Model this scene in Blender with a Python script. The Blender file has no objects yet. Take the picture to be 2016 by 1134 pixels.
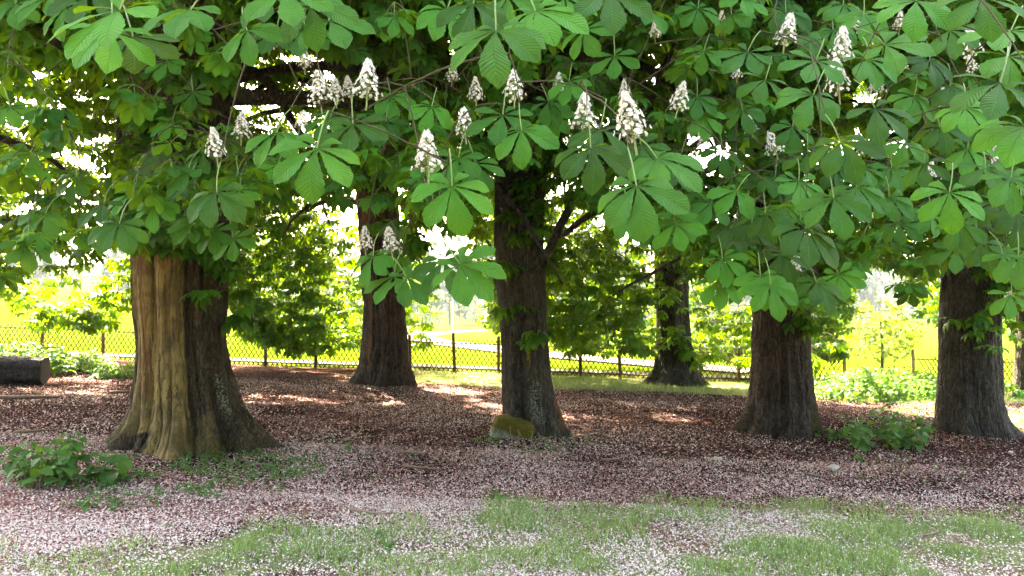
import bpy, math, random
import numpy as np
from mathutils import Vector, Matrix

# ------------------------------------------------------------------ camera, sky, sun, exposure
SC = bpy.context.scene
COL = SC.collection
EYE = 1.6
FPX = 1523.0                      # focal length in pixels of the 2016 px wide photograph
PITCH = math.atan((630 - 567) / FPX)
cam = bpy.data.cameras.new('camera')
cam.sensor_width = 36.0
cam.lens = 36.0 * FPX / 2016.0
cam.clip_start = 0.05
cam.clip_end = 3000.0
CAM = bpy.data.objects.new('camera', cam)
CAM.location = (0, 0, EYE)
CAM.rotation_euler = (math.pi / 2 + PITCH, 0, 0)
COL.objects.link(CAM)
SC.camera = CAM

SUN_EL, SUN_AZ = math.radians(44), math.radians(-24)    # azimuth from +Y (into the picture), negative = left
world = bpy.data.worlds.new('World')
SC.world = world
world.use_nodes = True
wn = world.node_tree.nodes
wl = world.node_tree.links
wn.clear()
sky = wn.new('ShaderNodeTexSky')
sky.sky_type = 'NISHITA'
sky.sun_disc = False
sky.sun_elevation = SUN_EL
sky.sun_rotation = SUN_AZ
sky.air_density = 1.0
sky.dust_density = 5.0
sky.ozone_density = 1.0
bg = wn.new('ShaderNodeBackground')
bg.inputs['Strength'].default_value = 0.15
wo = wn.new('ShaderNodeOutputWorld')
wl.new(sky.outputs[0], bg.inputs['Color'])
wl.new(bg.outputs[0], wo.inputs['Surface'])

sl = bpy.data.lights.new('sun', 'SUN')
sl.energy = 5.0
sl.angle = math.radians(0.6)
sl.color = (1.0, 0.95, 0.86)
SUN = bpy.data.objects.new('sun', sl)
sd = Vector((math.sin(SUN_AZ) * math.cos(SUN_EL), math.cos(SUN_AZ) * math.cos(SUN_EL), math.sin(SUN_EL)))
SUN.rotation_euler = (-sd).to_track_quat('-Z', 'Y').to_euler()
SUN.location = (0, 0, 40)
COL.objects.link(SUN)

vs = SC.view_settings
vs.view_transform = 'Standard'
vs.look = 'None'
vs.exposure = 4.35
vs.use_white_balance = True
vs.white_balance_temperature = 8000
vs.white_balance_tint = 10
vs.gamma = 1.0
vs.use_curve_mapping = False
cy = SC.cycles
cy.use_denoising = True
try:
    cy.denoiser = 'OPENIMAGEDENOISE'
    cy.denoising_input_passes = 'RGB_ALBEDO_NORMAL'
    cy.denoising_prefilter = 'ACCURATE'
except Exception:
    pass
cy.max_bounces = 8
cy.diffuse_bounces = 4
cy.glossy_bounces = 2
cy.transmission_bounces = 5
cy.transparent_max_bounces = 4
cy.sample_clamp_indirect = 6.0
cy.caustics_reflective = False
cy.caustics_refractive = False

RNG = np.random.default_rng(7)
random.seed(7)

# ------------------------------------------------------------------ helpers: noise, pixels, ground
def _hash(ix, iy, iz):
    h = (ix.astype(np.int64) * 374761393 + iy.astype(np.int64) * 668265263 + iz.astype(np.int64) * 2147483647 + 1013904223) & 0xffffffff
    h = ((h ^ (h >> 13)) * 1274126177) & 0xffffffff
    h = h ^ (h >> 16)
    return (h & 0xffff) / 65535.0

def vnoise(x, y, z=0.0):
    """value noise in 0..1, arrays"""
    x, y, z = np.broadcast_arrays(np.asarray(x, float), np.asarray(y, float), np.asarray(z, float))
    x0, y0, z0 = np.floor(x), np.floor(y), np.floor(z)
    fx, fy, fz = x - x0, y - y0, z - z0
    fx, fy, fz = (f * f * (3 - 2 * f) for f in (fx, fy, fz))
    r = 0
    for i in (0, 1):
        for j in (0, 1):
            for k in (0, 1):
                w = (fx if i else 1 - fx) * (fy if j else 1 - fy) * (fz if k else 1 - fz)
                r = r + w * _hash(x0 + i, y0 + j, z0 + k)
    return r

def fbm(x, y, z=0.0, n=3):
    s, a, t = 0, 1.0, 0
    for i in range(n):
        f = 2.0 ** i
        s = s + a * vnoise(np.asarray(x) * f + 17.3 * i, np.asarray(y) * f + 9.1 * i, np.asarray(z) * f + 3.7 * i)
        t += a
        a *= 0.5
    return s / t

def sstep(a, b, x):
    t = np.clip((np.asarray(x, float) - a) / (b - a), 0, 1)
    return t * t * (3 - 2 * t)

CP, SP = math.cos(PITCH), math.sin(PITCH)
def ray(px, py):
    """direction with unit depth along +Y for a photo pixel"""
    a = (px - 1008.0) / FPX
    b = -(py - 567.0) / FPX
    v = Vector((a, CP - b * SP, SP + b * CP))
    return v / v.y

def at(px, py, y):
    return Vector((0, 0, EYE)) + ray(px, py) * y

def project(P):
    """world points (n,3) -> px, py, depth"""
    P = np.atleast_2d(P)
    dy, dz = P[:, 1], P[:, 2] - EYE
    fw = dy * CP + dz * SP
    up = -dy * SP + dz * CP
    fw = np.where(fw < 0.05, 0.05, fw)
    return 1008 + FPX * P[:, 0] / fw, 567 - FPX * up / fw, fw

def ground_h(x, y):
    x = np.asarray(x, float)
    y = np.asarray(y, float)
    near = -0.035 * x
    near = near + 0.05 * (fbm(x * 0.35 + 5, y * 0.35, 0, 2) - 0.5) * sstep(3, 8, y)
    # the meadow beyond the fence, rising to the side where the hill stands
    t = np.clip((y - 27.0) / 85.0, 0, 1.35)
    side = np.clip(-x / np.maximum(y, 1.0), -0.7, 0.75)
    crest = 0.25 + 9.5 * np.clip(side - 0.10, 0, 1) ** 0.9 + 0.9 * sstep(0.1, 0.6, -side)
    far = near * (1 - sstep(0, 1, t)) + crest * (t ** 1.15)
    far = far + 22.0 * sstep(135, 420, y)
    w = sstep(25.5, 33, y)
    return near * (1 - w) + far * w

def gz(x, y):
    return float(ground_h(x, y))

def ground_at(px, py, lo=2.0, hi=60.0):
    """where a photo pixel's ray meets the ground"""
    r = ray(px, py)
    t = EYE / max(-r.z, 0.02)
    for _ in range(7):
        t = min(60.0, max(2.0, (gz(r.x * t, t) - EYE) / min(r.z, -0.02)))
    p = Vector((0, 0, EYE)) + r * t
    return Vector((p.x, p.y, gz(p.x, p.y)))

# ------------------------------------------------------------------ helpers: objects
def link(o, parent=None):
    COL.objects.link(o)
    if parent is not None:
        o.parent = parent
    return o

def mesh_np(name, V, faces, mats, smooth=False, attrs=None, matidx=None, uv=None):
    """V (n,3); faces: list of int arrays (m,3)/(m,4); attrs: {name: per-vertex floats}; uv: per-vertex (n,2)"""
    me = bpy.data.meshes.new(name)
    V = np.asarray(V, np.float32)
    faces = [np.asarray(f, np.int32) for f in faces if len(f)]
    nl = sum(f.size for f in faces)
    nf = sum(len(f) for f in faces)
    me.vertices.add(len(V))
    me.vertices.foreach_set('co', V.ravel())
    loops = np.concatenate([f.ravel() for f in faces])
    tot = np.concatenate([np.full(len(f), f.shape[1], np.int32) for f in faces])
    start = np.concatenate([[0], np.cumsum(tot)[:-1]]).astype(np.int32)
    me.loops.add(nl)
    me.loops.foreach_set('vertex_index', loops)
    me.polygons.add(nf)
    me.polygons.foreach_set('loop_start', start)
    me.polygons.foreach_set('loop_total', tot)
    if smooth:
        me.polygons.foreach_set('use_smooth', np.ones(nf, bool))
    if matidx is not None:
        me.polygons.foreach_set('material_index', np.asarray(matidx, np.int32))
    for m in mats:
        me.materials.append(m)
    if attrs:
        for k, a in attrs.items():
            at_ = me.attributes.new(k, 'FLOAT', 'POINT')
            at_.data.foreach_set('value', np.asarray(a, np.float32))
    if uv is not None:
        ul = me.uv_layers.new(name='UVMap')
        ul.data.foreach_set('uv', np.asarray(uv, np.float32)[loops].ravel())
    me.update(calc_edges=True)
    return me

def obj(name, me, parent=None, **props):
    o = bpy.data.objects.new(name, me)
    link(o, parent)
    for k, v in props.items():
        o[k] = v
    return o

def thing(name, label, cat, loc=(0, 0, 0), group=None):
    o = bpy.data.objects.new(name, None)
    o.empty_display_size = 0.2
    o.location = loc
    link(o)
    o['label'] = label
    o['category'] = cat
    if group:
        o['group'] = group
    return o

class MB:
    """collects pieces into one mesh"""
    def __init__(self):
        self.V, self.F3, self.F4, self.n, self.A = [], [], [], 0, {}
    def add(self, V, F, **attrs):
        V = np.asarray(V, float)
        F = np.asarray(F, int)
        (self.F3 if F.shape[1] == 3 else self.F4).append(F + self.n)
        self.V.append(V)
        for k, a in attrs.items():
            self.A.setdefault(k, []).append((self.n, np.broadcast_to(np.asarray(a, float), (len(V),))))
        self.n += len(V)
    def tube(self, P, R, k=6, cap=True, **attrs):
        P = np.asarray(P, float)
        R = np.broadcast_to(np.asarray(R, float), (len(P),))
        T = np.gradient(P, axis=0)
        T /= np.linalg.norm(T, axis=1, keepdims=True) + 1e-9
        ref = np.array([0.31, 0.17, 0.93]) if abs(T[0, 2]) < 0.8 else np.array([0.9, 0.3, 0.1])
        A = np.cross(T, ref)
        A /= np.linalg.norm(A, axis=1, keepdims=True) + 1e-9
        B = np.cross(T, A)
        th = np.arange(k) * 2 * math.pi / k
        V = P[:, None, :] + R[:, None, None] * (np.cos(th)[None, :, None] * A[:, None, :] + np.sin(th)[None, :, None] * B[:, None, :])
        n = len(P)
        i = np.arange(n - 1)[:, None] * k
        j = np.arange(k)[None, :]
        j2 = (j + 1) % k
        F = np.stack([i + j, i + j2, i + k + j2, i + k + j], -1).reshape(-1, 4)
        V = V.reshape(-1, 3)
        self.add(V, F, **attrs)
    def mesh(self, name, mats, smooth=True):
        F = []
        if self.F3:
            F.append(np.concatenate(self.F3))
        if self.F4:
            F.append(np.concatenate(self.F4))
        V = np.concatenate(self.V)
        at_ = {}
        for k, lst in self.A.items():
            a = np.zeros(len(V))
            for s, v in lst:
                a[s:s + len(v)] = v
            at_[k] = a
        return mesh_np(name, V, F, mats, smooth, at_)

# ------------------------------------------------------------------ materials
def new_mat(name):
    m = bpy.data.materials.new(name)
    m.use_nodes = True
    nt = m.node_tree
    nt.nodes.clear()
    out = nt.nodes.new('ShaderNodeOutputMaterial')
    return m, nt, out

def N(nt, t, **kw):
    n = nt.nodes.new(t)
    for k, v in kw.items():
        setattr(n, k, v)
    return n

def setin(n, **kw):
    for k, v in kw.items():
        n.inputs[k.replace('_', ' ')].default_value = v

def ramp(nt, fac, stops):
    r = nt.nodes.new('ShaderNodeValToRGB')
    el = r.color_ramp.elements
    while len(el) > 1:
        el.remove(el[-1])
    for i, (p, c) in enumerate(stops):
        e = el[0] if i == 0 else el.new(p)
        e.position = p
        e.color = (c[0], c[1], c[2], 1) if hasattr(c, '__len__') else (c, c, c, 1)
    nt.links.new(fac, r.inputs[0])
    return r.outputs[0]

def math_n(nt, op, a, b=None, clamp=False):
    n = nt.nodes.new('ShaderNodeMath')
    n.operation = op
    n.use_clamp = clamp
    for i, v in enumerate((a, b)):
        if v is None:
            continue
        if isinstance(v, (int, float)):
            n.inputs[i].default_value = v
        else:
            nt.links.new(v, n.inputs[i])
    return n.outputs[0]

def mixc(nt, fac, a, b, mode='MIX'):
    n = nt.nodes.new('ShaderNodeMix')
    n.data_type = 'RGBA'
    n.blend_type = mode
    for s, v in ((n.inputs[0], fac), (n.inputs[6], a), (n.inputs[7], b)):
        if isinstance(v, (int, float)):
            s.default_value = v
        elif isinstance(v, (tuple, list)):
            s.default_value = (v[0], v[1], v[2], 1)
        else:
            nt.links.new(v, s)
    return n.outputs[2]

def coords(nt, scale=(1, 1, 1), kind='Object'):
    tc = nt.nodes.new('ShaderNodeTexCoord')
    mp = nt.nodes.new('ShaderNodeMapping')
    mp.inputs['Scale'].default_value = scale
    nt.links.new(tc.outputs[kind], mp.inputs[0])
    return mp.outputs[0]

def noise(nt, vec, scale, detail=3, rough=0.6, dist=0.0):
    n = nt.nodes.new('ShaderNodeTexNoise')
    n.inputs['Scale'].default_value = scale
    n.inputs['Detail'].default_value = detail
    n.inputs['Roughness'].default_value = rough
    n.inputs['Distortion'].default_value = dist
    nt.links.new(vec, n.inputs['Vector'])
    return n.outputs[0]

def attr(nt, name):
    n = nt.nodes.new('ShaderNodeAttribute')
    n.attribute_name = name
    return n.outputs['Fac']

def bump(nt, h, strength=0.5, dist=0.02):
    b = nt.nodes.new('ShaderNodeBump')
    b.inputs['Strength'].default_value = strength
    b.inputs['Distance'].default_value = dist
    nt.links.new(h, b.inputs['Height'])
    return b.outputs[0]

def principled(nt, out, color, rough=0.8, spec=0.3, normal=None):
    p = nt.nodes.new('ShaderNodeBsdfPrincipled')
    if isinstance(color, (tuple, list)):
        p.inputs['Base Color'].default_value = (*color, 1)
    else:
        nt.links.new(color, p.inputs['Base Color'])
    if isinstance(rough, (int, float)):
        p.inputs['Roughness'].default_value = rough
    else:
        nt.links.new(rough, p.inputs['Roughness'])
    p.inputs['Specular IOR Level'].default_value = spec
    if normal is not None:
        nt.links.new(normal, p.inputs['Normal'])
    if out is not None:
        nt.links.new(p.outputs[0], out.inputs[0])
    return p.outputs[0]

def leaf_material(name, dark, light, trans, tw=0.45, veins=False, rough=0.5, spec=0.14):
    m, nt, out = new_mat(name)
    oi = nt.nodes.new('ShaderNodeObjectInfo')
    rnd = math_n(nt, 'ADD', attr(nt, 'rnd'), oi.outputs['Random'])
    rnd = math_n(nt, 'FRACT', rnd)
    co = coords(nt)
    n1 = noise(nt, co, 9.0, 2)
    f = math_n(nt, 'ADD', math_n(nt, 'MULTIPLY', rnd, 0.75), math_n(nt, 'MULTIPLY', n1, 0.35), True)
    mid_ = (0.45 * (dark[0] + light[0]), 0.5 * (dark[1] + light[1]), 0.5 * (dark[2] + light[2]) * 1.2)
    c = ramp(nt, f, [(0.05, dark), (0.5, mid_), (0.95, light)])
    t = mixc(nt, f, [v * 0.75 for v in trans], trans)
    nrm = None
    if veins:
        uvn = nt.nodes.new('ShaderNodeUVMap')
        sx = nt.nodes.new('ShaderNodeSeparateXYZ')
        nt.links.new(uvn.outputs[0], sx.inputs[0])
        ua = math_n(nt, 'ABSOLUTE', math_n(nt, 'SUBTRACT', sx.outputs[0], 0.5))
        ph = math_n(nt, 'SUBTRACT', math_n(nt, 'MULTIPLY', sx.outputs[1], 15.0), math_n(nt, 'MULTIPLY', ua, 5.5))
        fr = math_n(nt, 'ABSOLUTE', math_n(nt, 'SUBTRACT', math_n(nt, 'FRACT', ph), 0.5))
        side = math_n(nt, 'SUBTRACT', 1.0, math_n(nt, 'MULTIPLY', fr, 9.0), True)
        mid = math_n(nt, 'SUBTRACT', 1.0, math_n(nt, 'MULTIPLY', ua, 28.0), True)
        v = math_n(nt, 'MAXIMUM', math_n(nt, 'MULTIPLY', side, 0.35), mid)
        c = mixc(nt, math_n(nt, 'MULTIPLY', v, 0.55), c, (light[0] * 2.2, light[1] * 1.45, light[2] * 1.7))
        t = mixc(nt, math_n(nt, 'MULTIPLY', v, 0.4), t, (trans[0] * 0.6, trans[1] * 0.7, trans[2] * 0.6))
        hh = math_n(nt, 'MULTIPLY', fr, 1.0)
        nrm = bump(nt, math_n(nt, 'SUBTRACT', hh, mid), 0.8, 0.006)
    p = principled(nt, None, c, rough, spec, nrm)
    tr = nt.nodes.new('ShaderNodeBsdfTranslucent')
    nt.links.new(t, tr.inputs[0])
    mx = nt.nodes.new('ShaderNodeMixShader')
    mx.inputs[0].default_value = tw
    nt.links.new(p, mx.inputs[1])
    nt.links.new(tr.outputs[0], mx.inputs[2])
    nt.links.new(mx.outputs[0], out.inputs[0])
    return m

LEAF_D, LEAF_L, LEAF_T = (0.003, 0.030, 0.005), (0.046, 0.215, 0.022), (0.22, 0.36, 0.008)
M_LEAF = leaf_material('chestnut_leaf', LEAF_D, LEAF_L, LEAF_T, 0.33, veins=True)
M_CROWN = leaf_material('chestnut_crown', LEAF_D, LEAF_L, LEAF_T, 0.46)
M_WEED = leaf_material('weed_leaf', (0.035, 0.10, 0.022), (0.075, 0.19, 0.04), (0.16, 0.32, 0.02), 0.35, rough=0.6, spec=0.25)
M_BED = leaf_material('nettle_leaf', (0.035, 0.10, 0.02), (0.09, 0.22, 0.035), (0.22, 0.42, 0.02), 0.4, rough=0.6, spec=0.25)
M_SAPL = leaf_material('sapling_leaf', (0.03, 0.06, 0.012), (0.06, 0.11, 0.02), (0.13, 0.18, 0.012), 0.4, rough=0.6)
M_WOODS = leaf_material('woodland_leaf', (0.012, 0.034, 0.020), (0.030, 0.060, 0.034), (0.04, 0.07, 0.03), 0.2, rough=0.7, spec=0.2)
M_GRASS = leaf_material('grass_blade', (0.12, 0.20, 0.045), (0.33, 0.40, 0.14), (0.24, 0.38, 0.06), 0.35, rough=0.6, spec=0.25)

def simple(name, color, rough=0.8, spec=0.25, var=0.3, scale=12.0, bs=0.0):
    m, nt, out = new_mat(name)
    co = coords(nt)
    n1 = noise(nt, co, scale, 4)
    oi = nt.nodes.new('ShaderNodeObjectInfo')
    f = math_n(nt, 'ADD', math_n(nt, 'MULTIPLY', n1, 0.8), math_n(nt, 'MULTIPLY', oi.outputs['Random'], 0.3), True)
    c = ramp(nt, f, [(0.2, [v * (1 - var) for v in color]), (0.85, [min(1, v * (1 + var)) for v in color])])
    nr = bump(nt, n1, bs, 0.01) if bs else None
    principled(nt, out, c, rough, spec, nr)
    return m

M_TWIG = simple('twig_bark', (0.055, 0.045, 0.022), 0.85)
M_PETIOLE = simple('petiole', (0.13, 0.20, 0.05), 0.5, 0.4)
M_STALK = simple('flower_stalk', (0.20, 0.24, 0.08), 0.6)
M_STEM = simple('weed_stem', (0.10, 0.16, 0.05), 0.7)
M_DEADSTEM = simple('dead_stem', (0.30, 0.19, 0.12), 0.8)
M_STICK = simple('stick_wood', (0.22, 0.14, 0.10), 0.85, bs=0.4)
M_FENCE = simple('fence_wood', (0.075, 0.050, 0.022), 0.8, var=0.35, scale=6)
M_POST = simple('post_wood', (0.12, 0.080, 0.026), 0.8, var=0.35, scale=5, bs=0.3)
M_PALEPOST = simple('pale_post_wood', (0.42, 0.31, 0.16), 0.8)
M_CUT = simple('cut_wood', (0.075, 0.060, 0.050), 0.85, scale=20, bs=0.3)
M_POLE = simple('pole_metal', (0.35, 0.37, 0.40), 0.5)

def petal_material():
    m, nt, out = new_mat('fallen_petal')
    r = attr(nt, 'rnd')
    c = ramp(nt, r, [(0.0, (0.70, 0.60, 0.54)), (0.35, (0.68, 0.48, 0.42)), (0.62, (0.56, 0.30, 0.26)), (0.80, (0.34, 0.13, 0.12)), (1.0, (0.19, 0.070, 0.055))])
    principled(nt, out, c, 0.75, 0.2)
    return m
M_PETAL = petal_material()

def blossom_material():
    m, nt, out = new_mat('chestnut_blossom')
    r = attr(nt, 'rnd')
    c = ramp(nt, r, [(0.0, (0.86, 0.84, 0.77)), (0.72, (0.86, 0.79, 0.74)), (0.86, (0.80, 0.50, 0.42)), (0.95, (0.78, 0.62, 0.22)), (1.0, (0.7, 0.55, 0.2))])
    p = principled(nt, None, c, 0.7, 0.15)
    tr = nt.nodes.new('ShaderNodeBsdfTranslucent')
    tr.inputs[0].default_value = (0.8, 0.78, 0.72, 1)
    mx = nt.nodes.new('ShaderNodeMixShader')
    mx.inputs[0].default_value = 0.3
    nt.links.new(p, mx.inputs[1])
    nt.links.new(tr.outputs[0], mx.inputs[2])
    nt.links.new(mx.outputs[0], out.inputs[0])
    return m
M_BLOSSOM = blossom_material()

def bark_material(name, dark, light, peel=(0.215, 0.150, 0.054)):
    m, nt, out = new_mat(name)
    co = coords(nt, (1, 1, 0.16))
    co1 = coords(nt)
    n1 = noise(nt, co, 26, 5, 0.65, 0.4)
    n2 = noise(nt, co1, 3.5, 4)
    n3 = noise(nt, co1, 42, 3)
    vor = N(nt, 'ShaderNodeTexVoronoi', feature='DISTANCE_TO_EDGE')
    vor.inputs['Scale'].default_value = 26
    cv = coords(nt, (1, 1, 0.30))
    wv = mixc(nt, 0.16, cv, N(nt, 'ShaderNodeTexNoise').outputs[1], 'ADD')
    nt.links.new(wv, vor.inputs['Vector'])
    crack = math_n(nt, 'MULTIPLY', vor.outputs[0], 5.0, True)
    f = math_n(nt, 'ADD', math_n(nt, 'MULTIPLY', n1, 0.6), math_n(nt, 'MULTIPLY', n2, 0.45))
    bark = ramp(nt, f, [(0.30, dark), (0.75, light)])
    deep = attr(nt, 'deep')
    bark = mixc(nt, math_n(nt, 'MULTIPLY', math_n(nt, 'SUBTRACT', 1.0, crack), 0.45), bark, [v * 0.35 for v in dark])
    cs = coords(nt, (1, 1, 0.07))
    ns = noise(nt, cs, 14, 4, 0.6)
    pw = ramp(nt, ns, [(0.28, [v * 0.3 for v in peel]), (0.45, peel), (0.62, [v * 1.25 for v in peel]), (0.75, [v * 1.7 for v in peel])])
    cr = math_n(nt, 'ABSOLUTE', math_n(nt, 'SUBTRACT', noise(nt, coords(nt, (1, 1, 0.09)), 9, 4, 0.55), 0.5))
    pw = mixc(nt, ramp(nt, cr, [(0.0, 0.9), (0.022, 0.0)]), pw, [v * 0.12 for v in peel])
    pw = mixc(nt, ramp(nt, n2, [(0.42, 0.0), (0.62, 0.75)]), pw, (0.060, 0.042, 0.015))
    pf = math_n(nt, 'ADD', attr(nt, 'peel'), math_n(nt, 'MULTIPLY', math_n(nt, 'SUBTRACT', n2, 0.5), 1.1))
    pm = ramp(nt, pf, [(0.42, 0.0), (0.58, 1.0)])
    c = mixc(nt, pm, bark, pw)
    # warm torn patch
    tf = math_n(nt, 'ADD', attr(nt, 'torn'), math_n(nt, 'MULTIPLY', math_n(nt, 'SUBTRACT', n1, 0.5), 1.2))
    c = mixc(nt, ramp(nt, tf, [(0.42, 0.0), (0.6, 0.9)]), c, (0.13, 0.062, 0.022))
    # pale crusty lichen and moss, yellow lichen
    lf = math_n(nt, 'ADD', attr(nt, 'lichen'), math_n(nt, 'MULTIPLY', math_n(nt, 'SUBTRACT', n3, 0.5), 1.6))
    c = mixc(nt, ramp(nt, lf, [(0.45, 0.0), (0.62, 0.8)]), c, (0.20, 0.22, 0.165))
    mf = math_n(nt, 'ADD', attr(nt, 'moss'), math_n(nt, 'MULTIPLY', math_n(nt, 'SUBTRACT', n2, 0.5), 1.5))
    c = mixc(nt, ramp(nt, mf, [(0.42, 0.0), (0.66, 0.85)]), c, (0.055, 0.050, 0.006))
    yf = math_n(nt, 'ADD', attr(nt, 'yellow'), math_n(nt, 'MULTIPLY', math_n(nt, 'SUBTRACT', n3, 0.5), 0.9))
    c = mixc(nt, ramp(nt, yf, [(0.45, 0.0), (0.6, 0.8)]), c, (0.34, 0.26, 0.02))
    speck = ramp(nt, noise(nt, co1, 60, 1), [(0.755, 0.0), (0.78, 0.55)])
    c = mixc(nt, speck, c, (0.5, 0.45, 0.38))
    h = math_n(nt, 'ADD', math_n(nt, 'MULTIPLY', n1, 0.8), math_n(nt, 'MULTIPLY', crack, 0.5))
    h = math_n(nt, 'MULTIPLY', h, math_n(nt, 'SUBTRACT', 1.0, math_n(nt, 'MULTIPLY', pm, 0.75)))
    h = math_n(nt, 'ADD', h, math_n(nt, 'MULTIPLY', n3, 0.25))
    principled(nt, out, c, 0.88, 0.2, bump(nt, h, 1.0, 0.035))
    return m
M_BARK = bark_material('chestnut_bark', (0.011, 0.009, 0.0065), (0.118, 0.099, 0.072))
M_BARK_OLD = bark_material('old_chestnut_bark', (0.014, 0.009, 0.005), (0.12, 0.085, 0.046))
M_BARK_RED = bark_material('reddish_chestnut_bark', (0.012, 0.0085, 0.006), (0.115, 0.083, 0.058))
M_LOG = bark_material('log_bark', (0.025, 0.021, 0.018), (0.10, 0.085, 0.075))

def ground_material():
    m, nt, out = new_mat('woodland_ground')
    co = coords(nt)
    dry = attr(nt, 'petals')  # petal cover; also carries front brightness and mid-ground shade into the soil colour
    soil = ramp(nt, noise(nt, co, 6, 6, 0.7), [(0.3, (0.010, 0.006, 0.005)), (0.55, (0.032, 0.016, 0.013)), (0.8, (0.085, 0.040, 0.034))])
    soil_lit = ramp(nt, noise(nt, co, 9, 6, 0.7), [(0.3, (0.085, 0.036, 0.031)), (0.55, (0.19, 0.085, 0.074)), (0.8, (0.34, 0.18, 0.16))])
    soil = mixc(nt, ramp(nt, dry, [(0.42, 0.0), (0.68, 1.0)]), soil, soil_lit)  # pale soil in front, dark behind: light falloff painted in with petal debris
    # drifts of fallen petals too small to be single pieces
    vor = N(nt, 'ShaderNodeTexVoronoi')
    vor.inputs['Scale'].default_value = 46
    nt.links.new(co, vor.inputs['Vector'])
    sep = nt.nodes.new('ShaderNodeSeparateColor')
    nt.links.new(vor.outputs['Color'], sep.inputs[0])
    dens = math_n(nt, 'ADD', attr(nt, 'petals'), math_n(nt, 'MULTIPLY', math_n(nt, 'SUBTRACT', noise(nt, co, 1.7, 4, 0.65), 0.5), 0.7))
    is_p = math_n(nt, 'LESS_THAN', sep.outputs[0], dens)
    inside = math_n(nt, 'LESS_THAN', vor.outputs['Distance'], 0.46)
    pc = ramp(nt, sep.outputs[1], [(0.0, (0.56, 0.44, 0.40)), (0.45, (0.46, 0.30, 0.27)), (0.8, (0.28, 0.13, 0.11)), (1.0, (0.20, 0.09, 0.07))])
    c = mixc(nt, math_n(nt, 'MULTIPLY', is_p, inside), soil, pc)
    g = attr(nt, 'grass')
    gcol = ramp(nt, noise(nt, co, 30, 4, 0.7), [(0.3, (0.12, 0.12, 0.05)), (0.7, (0.34, 0.32, 0.18))])
    gm = ramp(nt, math_n(nt, 'ADD', g, math_n(nt, 'MULTIPLY', math_n(nt, 'SUBTRACT', noise(nt, co, 22, 4, 0.7), 0.5), 0.9)), [(0.4, 0.0), (0.62, 0.85)])
    c = mixc(nt, gm, c, gcol)
    md = attr(nt, 'meadow')
    mcol = ramp(nt, noise(nt, co, 0.9, 6, 0.75), [(0.25, (0.030, 0.055, 0.003)), (0.5, (0.044, 0.070, 0.004)), (0.8, (0.070, 0.092, 0.012))])
    c = mixc(nt, md, c, mcol)
    h = math_n(nt, 'ADD', noise(nt, co, 55, 4, 0.7), math_n(nt, 'MULTIPLY', vor.outputs['Distance'], -0.7))
    principled(nt, out, c, 0.95, 0.0, bump(nt, h, 0.8, 0.02))
    return m
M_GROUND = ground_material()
M_PATH = simple('path_gravel', (0.085, 0.066, 0.060), 0.95, 0.1, 0.2, 3.0)

def stone_material():
    m, nt, out = new_mat('mossy_stone')
    co = coords(nt)
    n1 = noise(nt, co, 7, 5, 0.65)
    n2 = noise(nt, co, 38, 4, 0.7)
    c = ramp(nt, n2, [(0.3, (0.16, 0.155, 0.12)), (0.7, (0.36, 0.35, 0.29))])
    geo = nt.nodes.new('ShaderNodeNewGeometry')
    sx = nt.nodes.new('ShaderNodeSeparateXYZ')
    tc = nt.nodes.new('ShaderNodeTexCoord')
    nt.links.new(tc.outputs['Object'], sx.inputs[0])
    f = math_n(nt, 'ADD', math_n(nt, 'MULTIPLY', sx.outputs[2], 2.6), math_n(nt, 'MULTIPLY', n1, 0.9))
    moss = ramp(nt, n2, [(0.3, (0.05, 0.042, 0.008)), (0.7, (0.16, 0.135, 0.02))])
    c = mixc(nt, ramp(nt, f, [(0.36, 0.0), (0.58, 1.0)]), c, moss)
    principled(nt, out, c, 0.95, 0.1, bump(nt, n2, 0.8, 0.02))
    return m
M_STONE = stone_material()
M_PALESTONE = simple('pale_stone', (0.42, 0.36, 0.30), 0.9, bs=0.4)

# ------------------------------------------------------------------ the ground
GRASS_EDGE = [(-600, 1120), (0, 1092), (160, 1085), (420, 1070), (480, 1040), (600, 1028), (760, 1022), (860, 1008), (960, 985), (1100, 1000),
              (1250, 975), (1390, 985), (1450, 1005), (1560, 978), (1700, 1000), (1900, 1012), (2016, 1002), (2700, 990)]
EDGE_X = np.array([p[0] for p in GRASS_EDGE], float)
EDGE_Y = np.array([p[1] for p in GRASS_EDGE], float)
_ep = [ground_at(px, py) for px, py in GRASS_EDGE]
EGX = np.array([p.x for p in _ep])
EGY = np.array([p.y for p in _ep])
def grass_amount(x, y, zone=False):
    """1 on the lawn this side of the wavy edge, 0 on the petal litter"""
    e = np.interp(x, EGX, EGY) + 0.35 * (fbm(np.asarray(x) * 2.1, np.asarray(y) * 2.1, 3, 3) - 0.5) * 2
    g = sstep(0.45, -0.75, np.asarray(y) - e)
    if zone:
        return g
    patch = fbm(np.asarray(x) * 2.3 + 3, np.asarray(y) * 2.3, 8, 3)
    return g * (0.40 + 0.65 * sstep(0.36, 0.66, patch))

def back_grass(x, y):
    """thin mossy grass along the foot of the fence and at the side"""
    x = np.asarray(x, float)
    y = np.asarray(y, float)
    g = sstep(17.2, 19.5, y + 1.5 * (fbm(x * 0.5, y * 0.5, 4, 2) - 0.5)) * sstep(24.0, 22.3, y) * sstep(-4.5, -1.5, x)
    g2 = sstep(8.6, 9.6, x) * sstep(12.2, 13.4, y) * sstep(17, 15.5, y)
    return np.maximum(0.8 * g, 0.9 * g2)

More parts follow.
